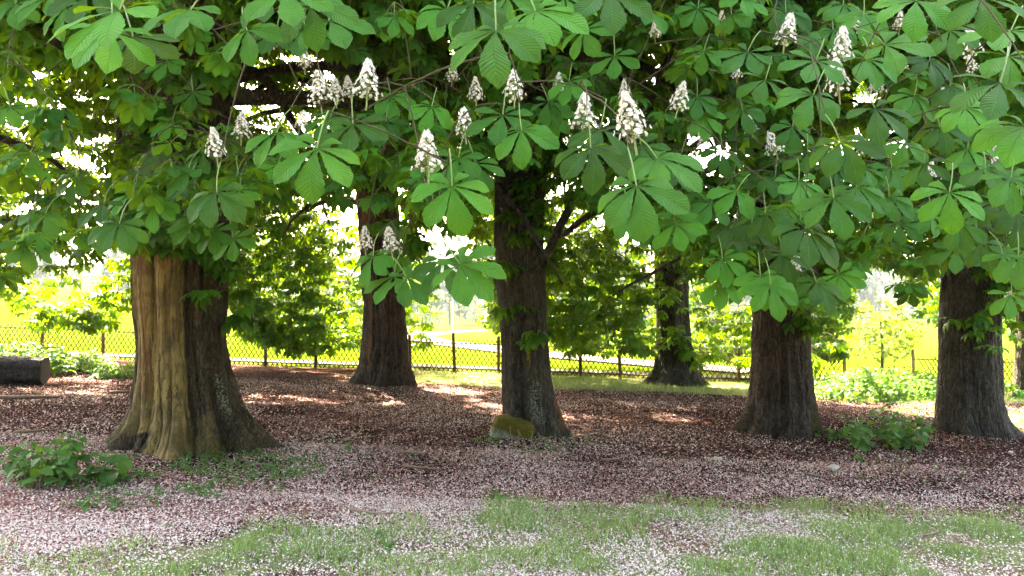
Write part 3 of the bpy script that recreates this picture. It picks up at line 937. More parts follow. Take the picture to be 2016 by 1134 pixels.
def build_tree(key, label, group, me, base, axis, Rax, limbs, spec):
    """limbs: [(z on the trunk, azimuth deg, reach, rise, end droop)], spec: dict of crown settings"""
    rng = np.random.default_rng(spec['seed'])
    root = thing('horse_chestnut_tree', label, 'tree', tuple(base), group)
    b0 = base
    obj('trunk', me, root)
    nodes = []
    # limbs
    for (z0, az, reach, rise, droop) in limbs:
        i = int(np.argmin(np.abs(axis[:, 2] - (b0[2] + z0))))
        p0 = axis[i]
        a = math.radians(az)
        dirv = np.array([math.cos(a), math.sin(a), 0])
        n = 16
        t = np.linspace(0, 1, n)
        P = p0[None] + dirv[None] * (reach * t)[:, None]
        P[:, 2] += rise * np.sin(np.minimum(t * 1.35, 1) * math.pi / 2) - droop * t ** 2.2
        wob = (vnoise(t * 5 + az, np.full(n, z0), 1) - 0.5) * 0.55 * t
        P += np.cross(dirv, [0, 0, 1])[None] * wob[:, None]
        P[:, 2] += (vnoise(t * 5, np.full(n, az + 3.3), 4) - 0.5) * 0.4 * t
        r0 = min(0.095, Rax[i] * 0.35)
        rad = r0 * (1 - t) ** 0.8 + 0.014
        mb = MB()
        mb.tube(P - b0[None], rad, 9)
        obj('limb', mb.mesh('limb', [M_BARK]), root)
        nodes.append(P[2:])
    nodes = np.concatenate(nodes)
    grown = [nodes]
    LM, LS, LV = [], [], []
    tips = []
    # hand-placed leaves
    for (M, s, v) in FIXED.get(key, ()):
        LM.append(M); LS.append(s); LV.append(v)
        tips.append((M[:, :3] @ (PET * s) + M[:, 3], 0.0028))
    for (p, s) in FLOWERS.get(key, ()):
        tips.append((p - np.array([0, 0, 0.06 * s]), 0.0045))
    # random shoots with whorls of leaves
    cx, cy_, cz = spec['centre']
    want, tries = spec['shoots'], 0
    shoots = []
    while len(shoots) < want and tries < 60:
        tries += 1
        k = 4000
        u = rng.random(k)
        rad = spec['radius'] * np.sqrt(spec['inner'] ** 2 + (1 - spec['inner'] ** 2) * u)
        a = rng.random(k) * 2 * math.pi
        P = np.stack([cx + rad * np.cos(a), cy_ + rad * np.sin(a), rng.uniform(spec['zlo'], spec['zhi'], k)], -1)
        hem = spec['hem']
        if spec['ymin'] > 10:
            hz0 = EYE + (630 - np.interp(1008 + FPX * P[:, 0] / P[:, 1], hem[:, 0], hem[:, 1])) / FPX * P[:, 1]
            lowz = hz0 + rng.random(k) ** 1.2 * 4.2
            P[:, 2] = np.where((rng.random(k) < spec.get('lowfrac', 0.62)) & (P[:, 1] > 19), lowz, P[:, 2])
        px, py, dep = project(P)
        hy = np.interp(px, hem[:, 0], hem[:, 1])
        gap = fbm(P[:, 0] * 0.8 + 50, P[:, 1] * 0.8, P[:, 2] * 0.9, 2)
        ok = (py < hy - spec.get('pad', 12)) & (P[:, 1] > spec['ymin']) & (P[:, 1] < spec['ymax']) & (py > -160) & (px > -260) & (px < 2280)
        ok &= gap > spec['gap']
        if spec['ymin'] < 10:
            ok &= (P[:, 1] > spec.get('roof', 6.3)) | ((rng.random(k) < 0.28) & (py > 0))
        if spec['ymin'] > 10:
            ok &= (P[:, 1] > 19.0) | (P[:, 2] > 5.2)
        ok &= P[:, 2] > ground_h(P[:, 0], P[:, 1]) + 0.75
        ok &= ~in_sun_shaft(P) | (P[:, 1] < 13)
        ok &= (np.hypot(P[:, 0] - cx, P[:, 1] - cy_) > 0.75)
        for w in spec.get('windows', ()):
            inside = (((px - w[0]) / w[2]) ** 2 + ((py - w[1]) / w[3]) ** 2) < 1
            ok &= ~(inside & (rng.random(k) < w[4]))
        shoots.extend(P[ok][:want - len(shoots)])
    # short shoots growing straight from the trunk
    for (hz, az, n) in spec.get('sprouts', ()):
        i = int(np.argmin(np.abs(axis[:, 2] - (b0[2] + hz))))
        for q in range(n):
            a = math.radians(az + rng.normal(0, 16))
            rr = Rax[i] + rng.uniform(0.06, 0.28)
            shoots.append(axis[i] + np.array([math.cos(a) * rr, math.sin(a) * rr, rng.normal(0, 0.16)]))
    shoots = np.array(shoots) if shoots else np.zeros((0, 3))
    lm2, ls2 = [], []
    for P in shoots:
        tips.append((P, 0.004))
        nl = int(rng.integers(4, 7))
        a0 = rng.random() * 6.283
        for q in range(nl):
            a = a0 + q * 6.283 / nl + rng.normal(0, 0.3)
            tilt = rng.uniform(0.15, 1.0)
            c = np.array([math.cos(a) * math.cos(tilt), math.sin(a) * math.cos(tilt), -math.sin(tilt)])
            up = np.array([rng.normal(0, .22), rng.normal(0, .22) - 0.12, 1.0])
            M = frame(c[None], up[None])[0]
            s = rng.uniform(0.62, 0.98) * spec.get('leaf', 1.0)
            hub = P - M @ (PET * s)
            lm2.append(np.concatenate([M, hub[:, None]], 1)); ls2.append(s)
    # blossom stands clear of the leaves
    if lm2:
        hub = np.array([m_[:, 3] for m_ in lm2])
        hx, hy2, hd = project(hub)
        ok = np.ones(len(lm2), bool)
        for fl in FLOWERS.values():
            fx, fy, fd = project(np.array([p + np.array([0, 0, .11 * s_]) for p, s_ in fl]))
            for a_, b_, d_ in zip(fx, fy, fd):
                ok &= ~((np.hypot(hx - a_, hy2 - b_) < 30 + 0.20 * FPX / np.maximum(hd, .5)) & (hd < d_ + .15))
        lm2 = [m_ for m_, k2 in zip(lm2, ok) if k2]
        ls2 = [m_ for m_, k2 in zip(ls2, ok) if k2]
    # connect every tip to the branch work, from the trunk outwards
    mb = MB()
    order = sorted(range(len(tips)), key=lambda i: np.linalg.norm(tips[i][0] - np.array([cx, cy_, cz])))
    trunk_nodes = axis[(axis[:, 2] > b0[2] + 0.9)][::3]
    G = np.concatenate([nodes, trunk_nodes])
    fat = np.concatenate([np.full(len(nodes), 0.014), np.full(len(trunk_nodes), 0.010)])
    cap = len(G) + len(tips) * 3
    GG = np.zeros((cap, 3)); GG[:len(G)] = G
    m = len(G)
    for i in order:
        p, r = tips[i]
        dv = GG[:m] - p[None]
        cost = np.linalg.norm(dv, axis=1) + 0.5 * np.maximum(0, -dv[:, 2]) + 0.25 * np.maximum(0, p[1] - GG[:m, 1])
        j = int(np.argmin(cost))
        q = GG[j]
        L = np.linalg.norm(p - q)
        mid = (p + q) / 2 + np.array([rng.normal(0, .08), rng.normal(0, .08), 0.16 + rng.normal(0, .06)]) * L
        n = 5 if L > 0.5 and p[1] < 14 else 4
        P = bez(q, mid, p, n)
        kk = 5 if p[1] < 7 else 3
        mb.tube(P - b0[None], np.linspace(r + 0.0035 * min(L, 1.5), r * 0.8, n), kk)
        new = P[1:4] if n == 5 else P[1:3]
        GG[m:m + len(new)] = new
        m += len(new)
    obj('twigs', mb.mesh('twigs', [M_TWIG]), root, kind='stuff')
    # leaves that show largest are single objects, the rest one part
    allM = np.array(LM + lm2) if (LM or lm2) else np.zeros((0, 3, 4))
    allS = np.array(LS + ls2)
    px, py, dep = project(allM[:, :, 3])
    size = allS / dep
    vis = (px > -60) & (px < 2076) & (py > -60) & (py < 1134)
    score = np.where(vis, size, 0)
    score[:len(LM)] += 10
    nsingle = min(spec['singles'], int((score > 0).sum()))
    idx = np.argsort(-score)
    single, rest = idx[:nsingle], idx[nsingle:]
    for i in single:
        v = LV[i] if i < len(LM) else int(rng.integers(0, len(HI)))
        o = bpy.data.objects.new('leaf', HI[v])
        A = allM[i]
        M4 = Matrix([[*(A[r_, :3] * allS[i]), A[r_, 3] - b0[r_]] for r_ in range(3)] + [[0, 0, 0, 1]])
        link(o, root)
        o.matrix_local = M4
    parts = []
    for sel, var in ((rest[dep[rest] < 9.3], MIDS), (rest[dep[rest] >= 9.3], KITES)):
        if len(sel):
            parts.append(bake_leaves(allM[sel], allS[sel], var, rng))
    # the upper crown above the picture, that shades the place
    up_n = spec['upper']
    u = rng.normal(0, 1, (up_n, 3))
    u /= np.linalg.norm(u, axis=1, keepdims=True)
    u[:, 2] = np.abs(u[:, 2])
    rr = rng.uniform(0.25, 1.0, up_n) ** 0.6
    top = spec.get('top', 12.5)
    zb = spec['zhi']
    P = np.array([cx, cy_, zb])[None] + u * rr[:, None] * np.array([spec['radius'], spec['radius'], top - zb])[None]
    P[:, 2] -= 0.3
    clump = fbm(P[:, 0] * 0.45 + 9, P[:, 1] * 0.45, P[:, 2] * 0.45, 2)
    px, py, dep = project(P)
    keep = (clump > spec.get('upgap', 0.42)) & ~((py > -140) & (P[:, 1] < spec['ymin'])) & ~((P[:, 1] < spec.get('upymin', -99)))
    for w in spec.get('windows', ()):
        inside = (((px - w[0]) / w[2]) ** 2 + ((py - w[1]) / w[3]) ** 2) < 1
        keep &= ~(inside & (rng.random(up_n) < w[4]))
    P = P[keep & ~in_sun_shaft(P)]
    a = rng.random(len(P)) * 6.283
    tl = rng.uniform(-0.1, 0.8, len(P))
    c = np.stack([np.cos(a) * np.cos(tl), np.sin(a) * np.cos(tl), -np.sin(tl)], -1)
    upv = np.stack([rng.normal(0, .25, len(P)), rng.normal(0, .25, len(P)), np.ones(len(P))], -1)
    Mx = np.concatenate([frame(c, upv), P[:, :, None]], 2)
    parts.append(bake_leaves(Mx, rng.uniform(2.0, 2.8, len(P)), FLATS, rng))
    Vs, Fs, Rs, n = [], [], [], 0
    for V, F, rn in parts:
        Vs.append(V); Fs.append(F + n); Rs.append(rn); n += len(V)
    me = mesh_np('crown', np.concatenate(Vs) - b0[None], [np.concatenate(Fs)], [M_CROWN], False, {'rnd': np.concatenate(Rs)})
    obj('crown', me, root, kind='stuff')
    # flower panicles
    for (p, s) in FLOWERS.get(key, ()):
        st, bl = PANICLES[int(rng.integers(0, 3))]
        f = bpy.data.objects.new('flower_panicle', st)
        link(f, root)
        f.location = p - b0
        f.rotation_euler = (rng.normal(0, .12), rng.normal(0, .16), rng.random() * 6.28)
        f.scale = (s, s, s)
        bo = bpy.data.objects.new('blossom', bl)
        link(bo, f)
        bo['kind'] = 'stuff'
    return root

# ------------------------------------------------------------------ the six trees in view and three beside them
def depth_of(px, py):
    return ground_at(px, py).y

DA = depth_of(370, 876)
DC = depth_of(1045, 853)
DE = depth_of(1535, 850)
DF = depth_of(1915, 852)
DB = depth_of(757, 756)
DD = depth_of(1328, 757)
DG = depth_of(2035, 785)

def limbs_for(rng, n, z0, z1, reach, front=True):
    out = []
    for i in range(n):
        az = i * 360.0 / n + rng.uniform(-18, 18) - 90
        if front and math.sin(math.radians(az)) < -0.2:
            out.append((rng.uniform(5.3, 6.2), az, reach * rng.uniform(0.72, 0.85), rng.uniform(1.0, 1.5), rng.uniform(1.6, 2.0)))
        else:
            out.append((rng.uniform(z0, z1), az, reach * rng.uniform(0.8, 1.1), rng.uniform(0.5, 1.3), rng.uniform(1.6, 2.6)))
    return out

FW = [(742, 400, 60, 90, .92), (575, 160, 125, 125, .97), (885, 480, 60, 80, .97), (905, 60, 50, 70, .97), (110, 200, 130, 110, .45), (120, 500, 120, 60, .55), (1700, 165, 60, 40, .97), (1740, 265, 70, 35, .97), (1300, 110, 70, 70, .9), (1140, 480, 80, 100, .9), (600, 450, 110, 90, .95), (1720, 570, 60, 60, .9), (740, 100, 50, 90, .6), (1390, 275, 50, 55, .9), (1130, 60, 60, 70, .7), (1150, 250, 50, 50, .7)]
BW = [(885, 500, 55, 90, .97), (905, 590, 40, 80, 1.0), (1720, 580, 45, 70, .95), (565, 150, 120, 110, .66), (742, 380, 45, 90, .6), (130, 150, 90, 70, .35), (900, 60, 50, 70, .9), (1480, 500, 40, 60, .3), (490, 340, 50, 60, .4), (1700, 165, 60, 40, .75), (1740, 265, 70, 35, .75), (1395, 280, 45, 45, .7), (1290, 110, 60, 60, .65), (1150, 250, 50, 50, .8), (640, 400, 60, 40, .5)]
rngL = np.random.default_rng(31)

def front_spec(seed, x, d, **kw):
    s = dict(seed=seed, leaf=0.84, centre=(x, d, 4.5), radius=6.2, inner=0.18, shoots=300, zlo=1.3, zhi=6.4, hem=FRONT_HEM, ymin=4.3, ymax=14.0, gap=0.36, singles=290, variants=MIDS, upgap=0.36, upper=7600, top=13.5, upymin=6.2, windows=FW)
    s.update(kw)
    return s

def back_spec(seed, x, d, **kw):
    s = dict(seed=seed, centre=(x, d + 2.2, 5.5), radius=6.6, inner=0.30, shoots=620, zlo=0.6, zhi=10.0, hem=BACK_HEM, ymin=14.0, ymax=30.0, gap=0.33, singles=180, variants=KITES, upper=2800, top=15.0, windows=BW, pad=4, leaf=1.12)
    s.update(kw)
    return s

G_FRONT = 'horse chestnut trees in the near row'
G_BACK = 'horse chestnut trees in the far row'
# the old fluted tree
me, base, axis, R_ = trunk_mesh('trunk', [(-140, 300, 440), (60, 292, 448), (250, 282, 450), (430, 268, 446), (520, 268, 442), (600, 272, 440), (680, 277, 440), (740, 276, 452), (790, 268, 470), (825, 255, 492), (852, 236, 512), (872, 212, 532), (880, 200, 545)],
    DA, M_BARK_OLD, [(182, 1.0), (-142, .85), (-112, .55), (-80, .95), (-48, .8), (-22, .9), (2, 1.0), (50, .8), (95, .8), (140, .8)],
    flutes=[(-108, .12, .11), (-64, .20, .09), (-38, .15, .12), (-140, .07, .08), (-88, .05, .05), (160, .06, .10), (20, .1, .14), (70, .1, .16), (115, .1, .16), (-118, .05, .022), (-99, .07, .02), (-78, .05, .018), (-131, .05, .02), (-57, .06, .025), (-47, .05, .02), (-150, .05, .025)], seed=3, nth=200, nz=240, bark=0.020, ztop=8.0,
    marks=[('peel', -122, 24, 0.25, 2.6, .85), ('peel', -86, 24, -0.1, 3.2, 1.0), ('peel', -55, 12, -0.2, 0.5, .5), ('torn', -118, 10, 0.6, 2.4, .55), ('moss', -160, 26, -.2, 0.35, .62), ('moss', -45, 18, -.2, 0.25, .5), ('lichen', -26, 6, 0.35, 0.9, .48), ('moss', -100, 60, -.2, 2.2, .22)])
build_tree('a', 'thick fluted old horse chestnut with peeled tan trunk and root flares beside the nettle clump', G_FRONT, me, base, axis, R_, limbs_for(rngL, 9, 3.6, 5.4, 5.4),
    front_spec(11, base[0], base[1], radius=6.6, shoots=1150, zlo=1.8, roof=5.0, upymin=4.0, upper=11000, sprouts=[(2.1, -25, 7), (1.75, -12, 5), (2.5, -55, 9), (2.7, -90, 8), (2.9, -120, 9), (3.3, -70, 10), (3.4, -110, 10), (3.8, -90, 12)]))
# the tree with the mossy stone
me, base, axis, R_ = trunk_mesh('trunk', [(-140, 985, 1068), (100, 980, 1070), (250, 978, 1072), (350, 977, 1070), (430, 975, 1064), (480, 973, 1066), (530, 980, 1070), (580, 985, 1074), (650, 988, 1078), (720, 989, 1081), (780, 988, 1086), (820, 986, 1096), (845, 983, 1108), (856, 980, 1116)],
    DC, M_BARK, [(180, .5), (-130, .4), (-85, .5), (-40, .9), (-8, 1.0), (60, .8), (120, .8)], flutes=[(-97, .16, .13), (-35, .06, .1)], seed=8, nth=140, nz=190, bark=0.022, ztop=9.0,
    bulges=[(178, 2.25, 0.06, .5, .16), (-150, 1.9, 0.03, .5, .2), (-20, 0.28, .05, .25, .2)],
    marks=[('yellow', -84, 8, 0.92, 1.3, .5), ('lichen', -70, 22, 0.15, 0.85, .5), ('lichen', -100, 50, .9, 1.6, .22), ('torn', -14, 10, .12, .5, .7), ('moss', 170, 30, -.1, .3, .5)])
limbs_c = limbs_for(rngL, 9, 3.6, 5.6, 5.6)
tree_c = build_tree('c', 'straight grey barked horse chestnut with mossy stone against its foot and yellow lichen patch', G_FRONT, me, base, axis, R_, limbs_c,
    front_spec(12, base[0], base[1], radius=6.0, shoots=560, sprouts=[(1.75, -85, 4), (2.55, -120, 2), (3.0, -70, 6), (3.4, -90, 9), (2.3, 8, 5), (2.8, 10, 7), (3.7, -60, 8)]))
# its low limb that climbs to the side
pl = [np.array(at(*q)) for q in ((1035, 535, DC - .22), (1062, 512, DC - .4), (1085, 480, DC - .5), (1105, 440, DC - .55), (1130, 395, DC - .6), (1175, 350, DC - .6), (1230, 290, DC - .7), (1275, 210, DC - .6), (1330, 90, DC - .5), (1350, -60, DC - .4))]
t_ = np.linspace(0, len(pl) - 1, 40)
pl = np.stack([np.interp(t_, np.arange(len(pl)), np.array(pl)[:, i]) for i in range(3)], -1)
pl += 0.05 * (np.stack([vnoise(t_ * 1.7, t_ * 0, 9), vnoise(t_ * 1.7, t_ * 0, 5), vnoise(t_ * 1.7, t_ * 0, 2)], -1) - 0.5)
mb = MB()
mb.tube(pl - base[None], np.interp(t_, [0, 1, 3, 9], [0.085, 0.06, 0.055, 0.03]) * (0.9 + 0.25 * vnoise(t_ * 3, t_ * 0, 1)), 12)
obj('limb', mb.mesh('limb', [M_BARK]), tree_c, label='low grey limb climbing sideways off the trunk')
# the brown tree beyond it
me, base, axis, R_ = trunk_mesh('trunk', [(-140, 1470, 1545), (60, 1474, 1550), (230, 1478, 1560), (400, 1484, 1574), (520, 1487, 1586), (620, 1487, 1589), (700, 1485, 1592), (760, 1481, 1597), (800, 1474, 1602), (826, 1462, 1608), (842, 1446, 1616), (852, 1432, 1622)],
    DE, M_BARK_RED, [(182, 1.0), (-140, .7), (-100, .5), (-60, .5), (-25, .8), (0, .9), (60, .8), (120, .8)], flutes=[(-112, .10, .12), (-60, .05, .1), (-140, .06, .1)], seed=14, nth=130, nz=170, bark=0.024, ztop=9.0,
    marks=[('torn', -118, 12, .5, 2.0, .42), ('moss', -25, 30, -.1, .5, .55)])
build_tree('e', 'furrowed brown horse chestnut leaning slightly with low hanging leaves over its trunk', G_FRONT, me, base, axis, R_, limbs_for(rngL, 9, 3.4, 5.6, 5.8),
    front_spec(13, base[0], base[1], radius=6.2, shoots=700, zlo=1.5, sprouts=[(2.0, -60, 8), (2.6, -80, 8), (3.1, -100, 8)]))
# the dark tree at the nettle bed
me, base, axis, R_ = trunk_mesh('trunk', [(-140, 1880, 1960), (200, 1872, 1966), (400, 1865, 1967), (520, 1862, 1966), (600, 1858, 1964), (700, 1855, 1960), (780, 1852, 1964), (815, 1848, 1974), (838, 1843, 1985), (852, 1838, 1998)],
    DF, M_BARK, [(180, .6), (-130, .5), (-60, .7), (-10, 1.0), (60, .8), (130, .8)], flutes=[(-62, .06, .12), (-110, .04, .1)], seed=21, nth=130, nz=170, bark=0.022, ztop=9.0, marks=[('lichen', -120, 30, .6, 1.8, .2), ('moss', -110, 50, .1, 1.6, .2)])
build_tree('f', 'dark stout horse chestnut with plated bark standing beside the tall nettle bed', G_FRONT, me, base, axis, R_, limbs_for(rngL, 9, 3.4, 5.6, 6.0),
    front_spec(14, base[0], base[1], radius=6.4, shoots=700, zlo=1.5, sprouts=[(1.9, -110, 8), (2.2, -60, 7), (2.6, -80, 9)]))
# far row
me, base, axis, R_ = trunk_mesh('trunk', [(-140, 742, 800), (60, 735, 800), (200, 712, 790), (330, 702, 780), (440, 706, 784), (520, 712, 790), (600, 717, 795), (660, 717, 798), (700, 714, 802), (730, 705, 808), (748, 694, 815), (760, 684, 822)],
    DB, M_BARK_RED, [(185, 1.0), (-140, .8), (-90, .7), (-45, .6), (-5, .9), (90, .8)], flutes=[(-40, .13, .1), (-100, .08, .12), (-130, .05, .1)], seed=25, nth=110, nz=140, bark=0.03, ztop=11.0,
    marks=[('torn', -125, 16, .4, 2.3, .55), ('torn', -100, 40, 3.6, 4.5, .75)])
build_tree('b', 'reddish brown horse chestnut by the fence with torn bark patch high on its trunk', G_BACK, me, base, axis, R_, limbs_for(rngL, 8, 4.2, 7.5, 5.8),
    back_spec(15, base[0], base[1], shoots=2100, sprouts=[(4.5, -80, 6), (5.3, -90, 6)]))
me, base, axis, R_ = trunk_mesh('trunk', [(-140, 1310, 1352), (200, 1300, 1352), (450, 1290, 1350), (570, 1290, 1352), (640, 1295, 1357), (690, 1296, 1361), (720, 1292, 1368), (740, 1281, 1377), (752, 1266, 1388), (762, 1252, 1400)],
    DD, M_BARK, [(180, 1.0), (-130, .8), (-70, .7), (-30, .7), (0, 1.0), (90, .8)], flutes=[(-52, .14, .12), (-110, .05, .1)], seed=29, nth=110, nz=140, bark=0.03, ztop=11.0, marks=[])
build_tree('d', 'slim dark horse chestnut by the fence with wide spreading root flares', G_BACK, me, base, axis, R_, limbs_for(rngL, 8, 3.8, 7.5, 6.2),
    back_spec(16, base[0], base[1], shoots=1800, sprouts=[(3.4, -100, 5), (3.9, -60, 6), (4.4, -90, 6)]))
me, base, axis, R_ = trunk_mesh('trunk', [(-140, 2020, 2060), (300, 2014, 2064), (600, 2008, 2064), (700, 2005, 2064), (750, 2002, 2068), (785, 1992, 2078)], DG, M_BARK, [(180, 1.0), (-90, .8), (0, 1.0), (90, .8)], seed=35, nth=110, nz=140, bark=0.03, ztop=11.0)
build_tree('g', 'horse chestnut at the path with leafy sprouts round its foot', G_BACK, me, base, axis, R_, limbs_for(rngL, 8, 4.0, 7.5, 6.0), back_spec(17, base[0], base[1], shoots=1500, sprouts=[(0.25, 200, 7), (0.3, -100, 6)]))
# trees that stand beside the picture and reach into it
me, base, axis, R_ = trunk_mesh('trunk', [(-140, -250, -180), (600, -262, -178), (740, -270, -170), (772, -290, -150)], depth_of(-220, 772), M_BARK, [(0, 1.0), (-90, .8), (180, 1.0), (90, .8)], seed=41, nth=90, nz=120, bark=0.03, ztop=11.0)
build_tree('h', 'horse chestnut reaching over the lying log with drooping yellow green boughs', G_BACK, me, base, axis, R_, limbs_for(rngL, 8, 3.8, 7.5, 6.8), back_spec(18, base[0], base[1], radius=7.8, shoots=2700, lowfrac=0.58))

# ------------------------------------------------------------------ lattice fences
def fence_y(px):
    return 22.7

def build_fence(px0, px1, label, posts, pale=(), hide=()):
    y = 22.7
    xa, xb = at(px0, 700, y).x, at(px1, 700, y).x
    root = thing('lattice_fence', label, 'fence', (xa, y, gz(xa, y)))
    b = np.array(root.location)
    H, lean, pitch = 0.98, 0.60, 0.139
    # two slat meshes, one per direction
    slats = []
    for sgn in (1, -1):
        w, t = 0.0125, 0.010
        off = -0.012 * sgn
        p = np.array([[-w, off - t / 2, 0.03], [w, off - t / 2, 0.03], [w, off + t / 2, 0.03], [-w, off + t / 2, 0.03]])
        q = p + np.array([sgn * lean, 0, H - 0.03])
        V = np.concatenate([p, q])
        F = np.array([[0, 1, 5, 4], [1, 2, 6, 5], [2, 3, 7, 6], [3, 0, 4, 7], [3, 2, 1, 0], [4, 5, 6, 7]])
        slats.append((V, F, mesh_np('slat', V, [F], [M_FENCE])))
    hid = MB()
    n = int((xb - xa) / pitch)
    for i in range(n):
        for sgn, (V, F, me_) in zip((1, -1), slats):
            x = xa + i * pitch + (0.5 * pitch if sgn < 0 else 0)
            if sgn > 0 and x + lean > xb + 0.05 or sgn < 0 and x - lean < xa - 0.05:
                continue
            z = gz(x, y) - 0.035 * sgn * lean * 0.0
            px = project(np.array([[x + sgn * lean / 2, y, z + .5]]))[0][0]
            if px < -8 or px > 2024 or any(h0 < px < h1 for h0, h1 in hide):
                S = V.copy()
                S[:, 2] += -0.035 * S[:, 0]
                hid.add(S + np.array([x, y, z]) - b, F)
                continue
            o = bpy.data.objects.new('slat', me_)
            link(o, root)
            o.location = (x - b[0], 0, z - b[2] + RNG.normal(0, 0.006))
            o.rotation_euler = (0, 0.035 + RNG.normal(0, 0.008), 0)
    if hid.n:
        obj('slats', hid.mesh('slats', [M_FENCE], False), root, kind='stuff')
    for zr in (0.13, 0.86):
        mb_ = MB()
        xs = np.linspace(xa, xb, 60)
        P = np.stack([xs, np.full(60, y + 0.03), ground_h(xs, np.full(60, y)) + zr + 0.012 * (vnoise(xs * 1.3, xs * 0, zr) - .5)], -1)
        mb_.tube(P - b, 0.014, 6)
        obj('rail', mb_.mesh('rail', [M_FENCE]), root)
    for i, px in enumerate(posts):
        x = at(px, 700, y).x
        r = 0.050
        h = 1.12 + RNG.normal(0, 0.03)
        mb_ = MB()
        z = np.array([-0.25, 0.0, 0.4, 0.8, h - 0.02, h])
        ln = RNG.normal(0, 0.022)
        P = np.stack([ln * z, np.zeros(6), z], -1)
        mb_.tube(P, [r, r, r * .98, r * .97, r * .95, r * .6], 10)
        th = np.arange(10) * 2 * math.pi / 10
        ring = np.stack([ln * h + r * .6 * np.cos(th), r * .6 * np.sin(th), np.full(10, h)], -1)
        mb_.add(np.concatenate([ring, [[ln * h, 0, h + .01]]]), [[k, (k + 1) % 10, 10] for k in range(10)])
        o = obj('post', mb_.mesh('post', [M_PALEPOST if px in pale else M_POST]), root)
        o.location = (x - b[0], 0.09, gz(x, y + .1) - b[2])
    return root
build_fence(-130, 1667, 'long brown wooden lattice fence with round posts between the trees and the meadow', [-80, 78, 200, 340, 430, 521, 620, 712, 807, 895, 981, 1063, 1143, 1222, 1300, 1380, 1455, 1530, 1598, 1665], pale=(1598, 1665),
            hide=[(278, 440), (718, 798), (988, 1082), (1296, 1362), (1486, 1592)])
build_fence(1800, 2140, 'short wooden lattice fence stretch on the other side of the gap by the nettle bed', [1801, 1885, 1968, 2052, 2136], pale=(1801,), hide=[(1855, 1962)])

# ------------------------------------------------------------------ log, stump, stone, sticks
def log_object(name, label, A, B, r, cat='log'):
    A, B = np.array(A), np.array(B)
    root = thing(name, label, cat, tuple((A + B) / 2 - np.array([0, 0, r])))
    b = np.array(root.location)
    T = (B - A) / np.linalg.norm(B - A)
    S = np.cross(T, [0, 0, 1.0]); S /= np.linalg.norm(S)
    U = np.cross(S, T)
    n, k = 50, 64
    t = np.linspace(0, 1, n)
    th = np.arange(k) * 2 * math.pi / k
    L = np.linalg.norm(B - A)
    ct, st_ = np.cos(th)[None], np.sin(th)[None]
    nn = vnoise(ct * 2 + 3, st_ * 2, (t * L * 1.2)[:, None]) + 0.35 * np.abs(2 * vnoise(ct * 8, st_ * 8, (t * L * 1.5)[:, None]) - 1) + 0.3 * vnoise(ct * 14, st_ * 14, (t * L * 9)[:, None])
    R2 = r * (1 + 0.26 * (nn - 0.8))
    P = A[None, None] + (T[None] * (t * L)[:, None])[:, None] + (S[None, None] * ct[..., None] + U[None, None] * st_[..., None]) * R2[..., None]
    i = np.arange(n - 1)[:, None] * k
    j = np.arange(k)[None]
    F = np.stack([i + j, i + (j + 1) % k, i + k + (j + 1) % k, i + k + j], -1).reshape(-1, 4)
    obj('bark', mesh_np('bark', P.reshape(-1, 3) - b, [F], [M_LOG], True), root)
    for e, c, sg in ((0, A, -1), (n - 1, B, 1)):
        ring = P[e] * 0.985 + c * 0.015
        mid = ring * 0.5 + c * 0.5
        V = np.concatenate([ring, mid + T * sg * 0.008 * (vnoise(th * 3, th * 0, 2)[:, None]), [c + T * sg * 0.004]])
        F1 = np.array([[q, (q + 1) % k, k + (q + 1) % k, k + q] for q in range(k)])
        F2 = np.array([[k + q, k + (q + 1) % k, 2 * k] for q in range(k)])
        obj('cut_face', mesh_np('cut_face', V - b, [F1, F2], [M_CUT], True), root)
    return root
g = ground_at(52, 764)
log_object('fallen_log', 'thick grey fallen log lying in the petal litter before the ground elder', (g.x - 2.4, g.y + .25, gz(g.x - 2.4, g.y + .25) + .27), (g.x - 0.1, g.y + 0.75, gz(g.x, g.y + .75) + 0.26), 0.28)
g = ground_at(262, 770)
log_object('cut_log', 'short cut log with ragged bark lying end on behind the old fluted trunk', (g.x + 0.12, g.y + 0.1, g.z + .27), (g.x + 0.95, g.y + 0.6, gz(g.x + .95, g.y + .6) + .27), 0.31)

def blob_stone(name, label, P, size, mat, seed, rot=0.0, square=2.6, cat='stone'):
    n, k = 28, 40
    u = np.linspace(0.02, math.pi - 0.02, n)[:, None]
    v = np.arange(k)[None] * 2 * math.pi / k
    x, y, z = np.sin(u) * np.cos(v), np.sin(u) * np.sin(v), np.cos(u) * np.ones_like(v)
    e = (np.abs(x) ** square + np.abs(y) ** square + np.abs(z) ** square) ** (-1 / square)
    nn = 1 + 0.30 * (fbm(x * 1.7 + seed, y * 1.7, z * 1.7, 3) - 0.5) + 0.10 * (vnoise(x * 7, y * 7, z * 7 + seed) - .5)
    X = np.stack([x * e * nn * size[0], y * e * nn * size[1], z * e * nn * size[2]], -1).reshape(-1, 3)
    X = rotz(X, rot)
    i = np.arange(n - 1)[:, None] * k
    j = np.arange(k)[None]
    F = np.stack([i + j, i + k + j, i + k + (j + 1) % k, i + (j + 1) % k], -1).reshape(-1, 4)
    o = obj(name, mesh_np(name, X, [F], [mat], True), None, label=label, category=cat)
    o.location = P
    return o
g = ground_at(1008, 862)
o = blob_stone('mossy_stone', 'squared mossy stone block leaning against the foot of the grey barked tree', (g.x, g.y + .08, g.z + 0.06), (0.28, 0.16, 0.19), M_STONE, 4, 0.25, 4.5)
o.rotation_euler = (0.1, 0.28, -0.25)
